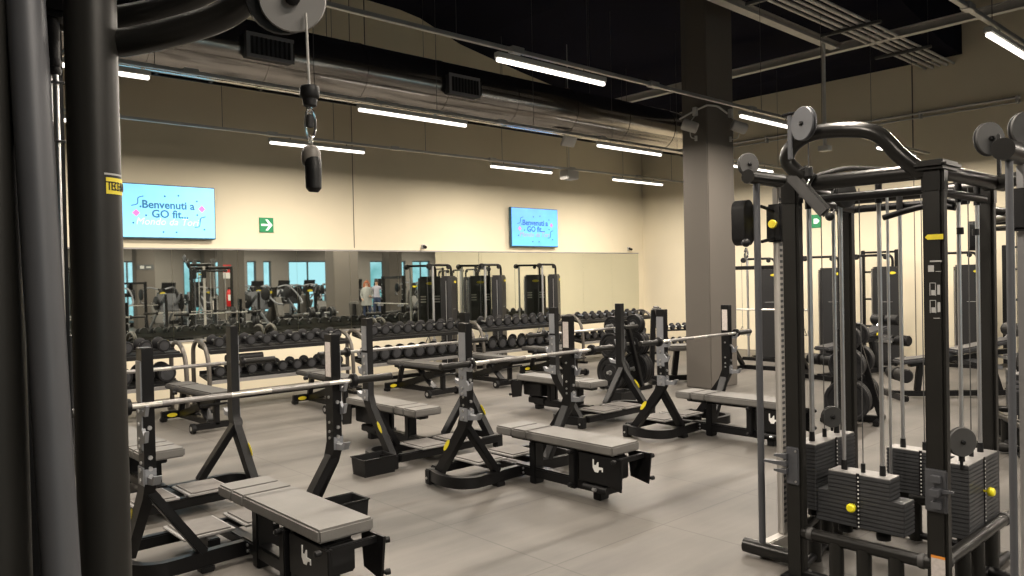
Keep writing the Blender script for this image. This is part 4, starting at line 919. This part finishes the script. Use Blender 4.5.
def lever_machine(label, loc, rz):
    t = thing('lever_machine', label, 'exercise machine', loc, rz, 'machines on the camera side seen in the mirror')
    MB().box(-.45, .45, -.6, -.52, 0, .08, BLK, .01).box(-.45, .45, .6, .68, 0, .08, BLK, .01).box(-.05, .05, -.6, .68, .0, .1, BLK, .01).beam((0, .5, .1), (0, .35, 1.5), .09, .12, STEELG, upv=(1, 0, 0)).build('frame', t)
    MB().box(-.2, .2, -.35, .05, .45, .54, PAD, .03).beam((0, 0, .1), (0, -.1, .46), .08, .08, BLK).build('seat', t); MB().beam((0, .1, .6), (0, .26, 1.2), .28, .09, PAD, upv=(0, 1, 0), bev=.03).build('backrest', t)
    for s in (-1, 1):
        MB().tube(curve_pts([(s*.12, .4, 1.5), (s*.45, .3, 1.55), (s*.55, .0, 1.3), (s*.5, -.3, 1.05), (s*.35, -.4, 1.0)], 5), .028, PLATEG, 10).cyl((s*.12, .4, 1.5), (s*.0, .35, 1.45), .03, BLK, 10).build('lever_arm', t)
        MB().lathe([(.19, 0), (.2, .01), (.2, .05), (.18, .06)], (s*.56, .05, 1.32), (s, 0, 0), RUB, 20).build('loaded_plate', t)
    MB().prism([(math.cos(k*PI/8)*.1, math.sin(k*PI/8)*.04) for k in range(16)], (0, .55, 1.35), (1, 0, 0), (0, 0, 1), (0, 1, 0), .004, YEL).build('yellow_badge', t)
    return reg(t)
def treadmill(label, loc, rz):
    t = thing('treadmill', label, 'treadmill', loc, rz, 'treadmills along the window wall')
    MB().box(-.4, .4, -1.0, .9, .05, .2, SHROUD, .03).build('deck', t); MB().box(-.27, .27, -.95, .6, .2, .206, BLK2).build('belt', t)
    for s in (-1, 1): MB().beam((s*.38, .7, .2), (s*.40, .85, 1.3), .07, .05, PLATEG).tube(fillet([(s*.4, .82, 1.1), (s*.4, .2, 1.05), (s*.4, .1, .95)], .1), .022, BLK, 10).build('handrail', t)
    c = MB().box(-.42, .42, .78, .90, 1.2, 1.36, SHROUD, .03).beam((0, .86, 1.3), (0, .98, 1.75), .55, .05, SHROUD, upv=(0, 1, 0), bev=.015); c.build('console', t)
    return reg(t)
ROWS = [('nearest', -1.6, [(11.0, 'P'), (12.7, 'L'), (14.0, 'P'), (18.3, 'L'), (20.0, 'P'), (22.0, 'L')]),
        ('second', -3.8, [(7.3, 'L'), (8.9, 'P'), (10.6, 'L'), (12.3, 'P'), (14.0, 'L'), (19.5, 'P'), (21.3, 'L'), (23.0, 'P')]),
        ('third', -6.1, [(7.6, 'P'), (9.4, 'L'), (11.2, 'P'), (13.0, 'L'), (14.8, 'P'), (16.6, 'L'), (18.3, 'P'), (20.3, 'L'), (22.2, 'P')]),
        ('farthest', -8.3, [(7.8, 'L'), (11.5, 'P'), (13.3, 'L'), (15.1, 'P'), (16.9, 'L'), (18.7, 'P'), (22.0, 'L')])]
lp0 = lv0 = None
for nm, y, L in ROWS:
    cnt = {'P': 0, 'L': 0}
    for x, k in L:
        l = ('leg press machine with silver rails' if k == 'P' else 'lever machine with yellow badge')+', %s one in the %s reflected row' % (ORD[cnt[k]], nm); cnt[k] += 1
        rz = random.choice((0, PI))+random.uniform(-.12, .12)
        if k == 'P':
            if lp0: dup(lp0, (x, y, 0), rz, l)
            else: lp0 = cardio(l, (x, y, 0), rz)
        else:
            if lv0: dup(lv0, (x, y, 0), rz, l)
            else: lv0 = lever_machine(l, (x, y, 0), rz)
dup(lv0, (10.7, 1.1, 0), 2.9, 'lever machine with yellow badge, reflected alone before the rows')
tm = treadmill('treadmill before the windows behind the camera, %s from the left' % ORD[0], (8.4, -10.4, 0), 0)
for i in range(1, 12): dup(tm, (8.4+1.25*i, -10.4, 0), 0, 'treadmill before the windows behind the camera, %s from the left' % ORD[i])
ab = a0
t1 = dup(a0, (16.3, -2.2, 0), 1.5, 'grey bench reflected in front of the woman', 'benches on the camera side'); t1 = dup(a0, (18.0, -2.9, 0), 1.5, 'grey bench reflected in front of the man', 'benches on the camera side')
half_rack('squat rack reflected at the far left of the mirror', (6.9, -1.2, 0), .2)
bp2 = dup(B0, (12.2, .9, 0), 1.57, 'bench press rack on the camera side reflected in the mirror', 'benches on the camera side')

# ------------------------------------------------------------------ two people (seen in the mirror)
SKIN = mat('skin', (.55, .36, .26), .5, 0, .04, 10); HAIRR = mat('auburn_hair', (.30, .09, .035), .55, 0, .2, 40); HAIRD = mat('dark_hair', (.02, .015, .012), .5, 0, .2, 40)
SHIRT = mat('light_shirt', (.42, .42, .50), .8, 0, .05, 10); GREYC = mat('grey_coat', (.30, .31, .30), .85, 0, .05, 10); JEAN = mat('dark_jeans', (.04, .06, .12), .85, 0, .1, 20); SHOE = mat('shoe', (.12, .10, .08), .6)
def skin_mesh(name, verts, edges, mats, parent, root=0, sub=1):
    me = bpy.data.meshes.new(name); me.from_pydata([v[0] for v in verts], edges, [])
    o = bpy.data.objects.new(name+'_t', me); COL.objects.link(o)
    sk = o.modifiers.new('s', 'SKIN'); sb = o.modifiers.new('b', 'SUBSURF'); sb.levels = sub; sb.render_levels = sub
    for i, v in enumerate(verts):
        d = me.skin_vertices[0].data[i]; d.radius = v[1] if isinstance(v[1], tuple) else (v[1], v[1]); d.use_root = (i == root)
    dg = bpy.context.evaluated_depsgraph_get(); m2 = bpy.data.meshes.new_from_object(o.evaluated_get(dg)); bpy.data.objects.remove(o)
    m2.materials.clear(); [m2.materials.append(m) for m in mats]
    m2.polygons.foreach_set('use_smooth', [True]*len(m2.polygons))
    n = bpy.data.objects.new(name, m2); COL.objects.link(n); n.parent = parent
    return n
def person(label, loc, rz, H, top, bottom, hair, long_hair, arms, coat=False):
    t = thing('person', label, 'person', loc, rz); k = H/1.75
    S = lambda x, y, z: (x*k, y*k, z*k)
    vv = [(S(0, 0, .95), (.14*k, .10*k)), (S(0, 0, 1.15), (.125*k, .09*k)), (S(0, -.01, 1.38), (.155*k, .095*k)), (S(0, 0, 1.50), (.055*k, .055*k)), (S(0, .015, 1.58), (.062*k, .07*k)), (S(0, .015, 1.68), (.07*k, .085*k)),
          (S(-.1, 0, .88), .088*k), (S(-.11, .01, .50), .06*k), (S(-.12, -.02, .10), .042*k), (S(-.125, .11, .035), (.035*k, .025*k)),
          (S(.1, 0, .88), .088*k), (S(.11, .01, .50), .06*k), (S(.13, -.02, .10), .042*k), (S(.14, .11, .035), (.035*k, .025*k)),
          (S(-.19, 0, 1.40), .05*k), (S(*arms[0][0]), .04*k), (S(*arms[0][1]), .028*k), (S(*arms[0][2]), .028*k),
          (S(.19, 0, 1.40), .05*k), (S(*arms[1][0]), .04*k), (S(*arms[1][1]), .028*k), (S(*arms[1][2]), .028*k)]
    ee = [(0, 1), (1, 2), (2, 3), (3, 4), (4, 5), (0, 6), (6, 7), (7, 8), (8, 9), (0, 10), (10, 11), (11, 12), (12, 13), (2, 14), (14, 15), (15, 16), (16, 17), (2, 18), (18, 19), (19, 20), (20, 21)]
    b = skin_mesh('body', vv, ee, [SKIN, top, bottom, SHOE], t, 0, 2)
    for p in b.data.polygons:
        z = p.center.z/k; x = abs(p.center.x/k)
        hand = min((Vector(p.center)-Vector(vv[17][0])).length, (Vector(p.center)-Vector(vv[21][0])).length) < .07*k
        p.material_index = 0 if (z > 1.49 or hand) else 1 if (z > (.72 if coat else .98) or x > .24) else 3 if z < .075 else 2
    for h, w in ((17, 16), (21, 20)):                         # five short fingers on each hand
        c = Vector(vv[h][0]); d = (c-Vector(vv[w][0])).normalized(); s = d.cross(V(0, 1, 0)).normalized() if abs(d.y) < .9 else V(1, 0, 0)
        f = MB()
        for j in range(4):
            o = c+s*(j-1.5)*.017; f.tube([o, o+d*.045+V(0, .006, 0), o+d*(.07-.006*abs(j-1.3))+V(0, .02, 0)], [.009, .008, .006], SKIN, 8)
        f.tube([c-s*.025, c-s*.045+d*.025, c-s*.045+d*.045], [.010, .009, .007], SKIN, 8); f.build('fingers', t)
    f = MB(); hz = 1.635*k; fy = .095*k
    f.prism([(-.012, 0), (.012, 0), (.004, .04), (-.004, .04)], (0, fy-.005, hz-.03*k), (1, 0, 0), (0, 0, 1), (0, 1, 0), .02, SKIN)
    for s in (-1, 1): f.sphere((s*.026*k, fy-.012, hz+.015*k), .010, BLK2, 8, 6).sphere((s*.074*k, .015, hz), .018, SKIN, 8, 6, (.5, 1, 1.5))
    f.box(-.02*k, .02*k, fy-.02, fy-.008, hz-.055*k, hz-.047*k, mat('lips', (.4, .12, .1), .5), .002); f.build('face', t)
    hm = MB().sphere((0, -.012*k, 1.675*k), .098*k, hair, 16, 10, (.88, 1.02, .98))
    if long_hair: hm.tube([(-.07*k, -.02*k, 1.70*k), (-.10*k, -.02, 1.58*k), (-.11*k, -.01, 1.42*k)], [.03, .05, .03], hair, 10).tube([(.07*k, -.02*k, 1.70*k), (.10*k, -.02, 1.58*k), (.11*k, -.01, 1.42*k)], [.03, .05, .03], hair, 10).tube([(0, -.07*k, 1.70*k), (0, -.1*k, 1.55*k), (0, -.09*k, 1.4*k)], [.06, .08, .05], hair, 10)
    h = hm.build('hair', t)
    if coat: MB().lathe([(.15*k, 1.46*k), (.2*k, 1.38*k), (.19*k, 1.1*k), (.25*k, .7*k), (.24*k, .69*k), (.17*k, 1.1*k), (.17*k, 1.36*k), (.13*k, 1.45*k)], (0, 0, 0), (0, 0, 1), top, 18).build('coat', t)
    return t
person('person with auburn hair in a grey coat, reflected in the mirror', (16.75, -3.9, 0), .65, 1.66, GREYC, JEAN, HAIRR, True, [((-.25, .02, 1.15), (-.2, .12, .98), (-.16, .18, .95)), ((.25, .02, 1.15), (.22, .16, 1.05), (.16, .24, 1.08))], True)
person('person in light shirt and dark trousers holding a bag, reflected in the mirror', (17.6, -4.5, 0), .75, 1.70, SHIRT, JEAN, HAIRD, False, [((-.26, .0, 1.14), (-.24, .16, .98), (-.20, .22, .95)), ((.26, .0, 1.14), (.26, .05, .90), (.26, .06, .83))])
t = thing('shoulder_bag', 'black bag in the hand of the person in the light shirt', 'bag', (17.87, -4.66, .35), .75)
MB().box(-.17, .17, -.06, .06, 0, .30, BLK2, .03).build('bag_body', t); MB().tube(curve_pts([(-.1, 0, .29), (-.06, 0, .44), (.06, 0, .44), (.1, 0, .29)], 5), .01, BLK2, 8).build('strap', t)
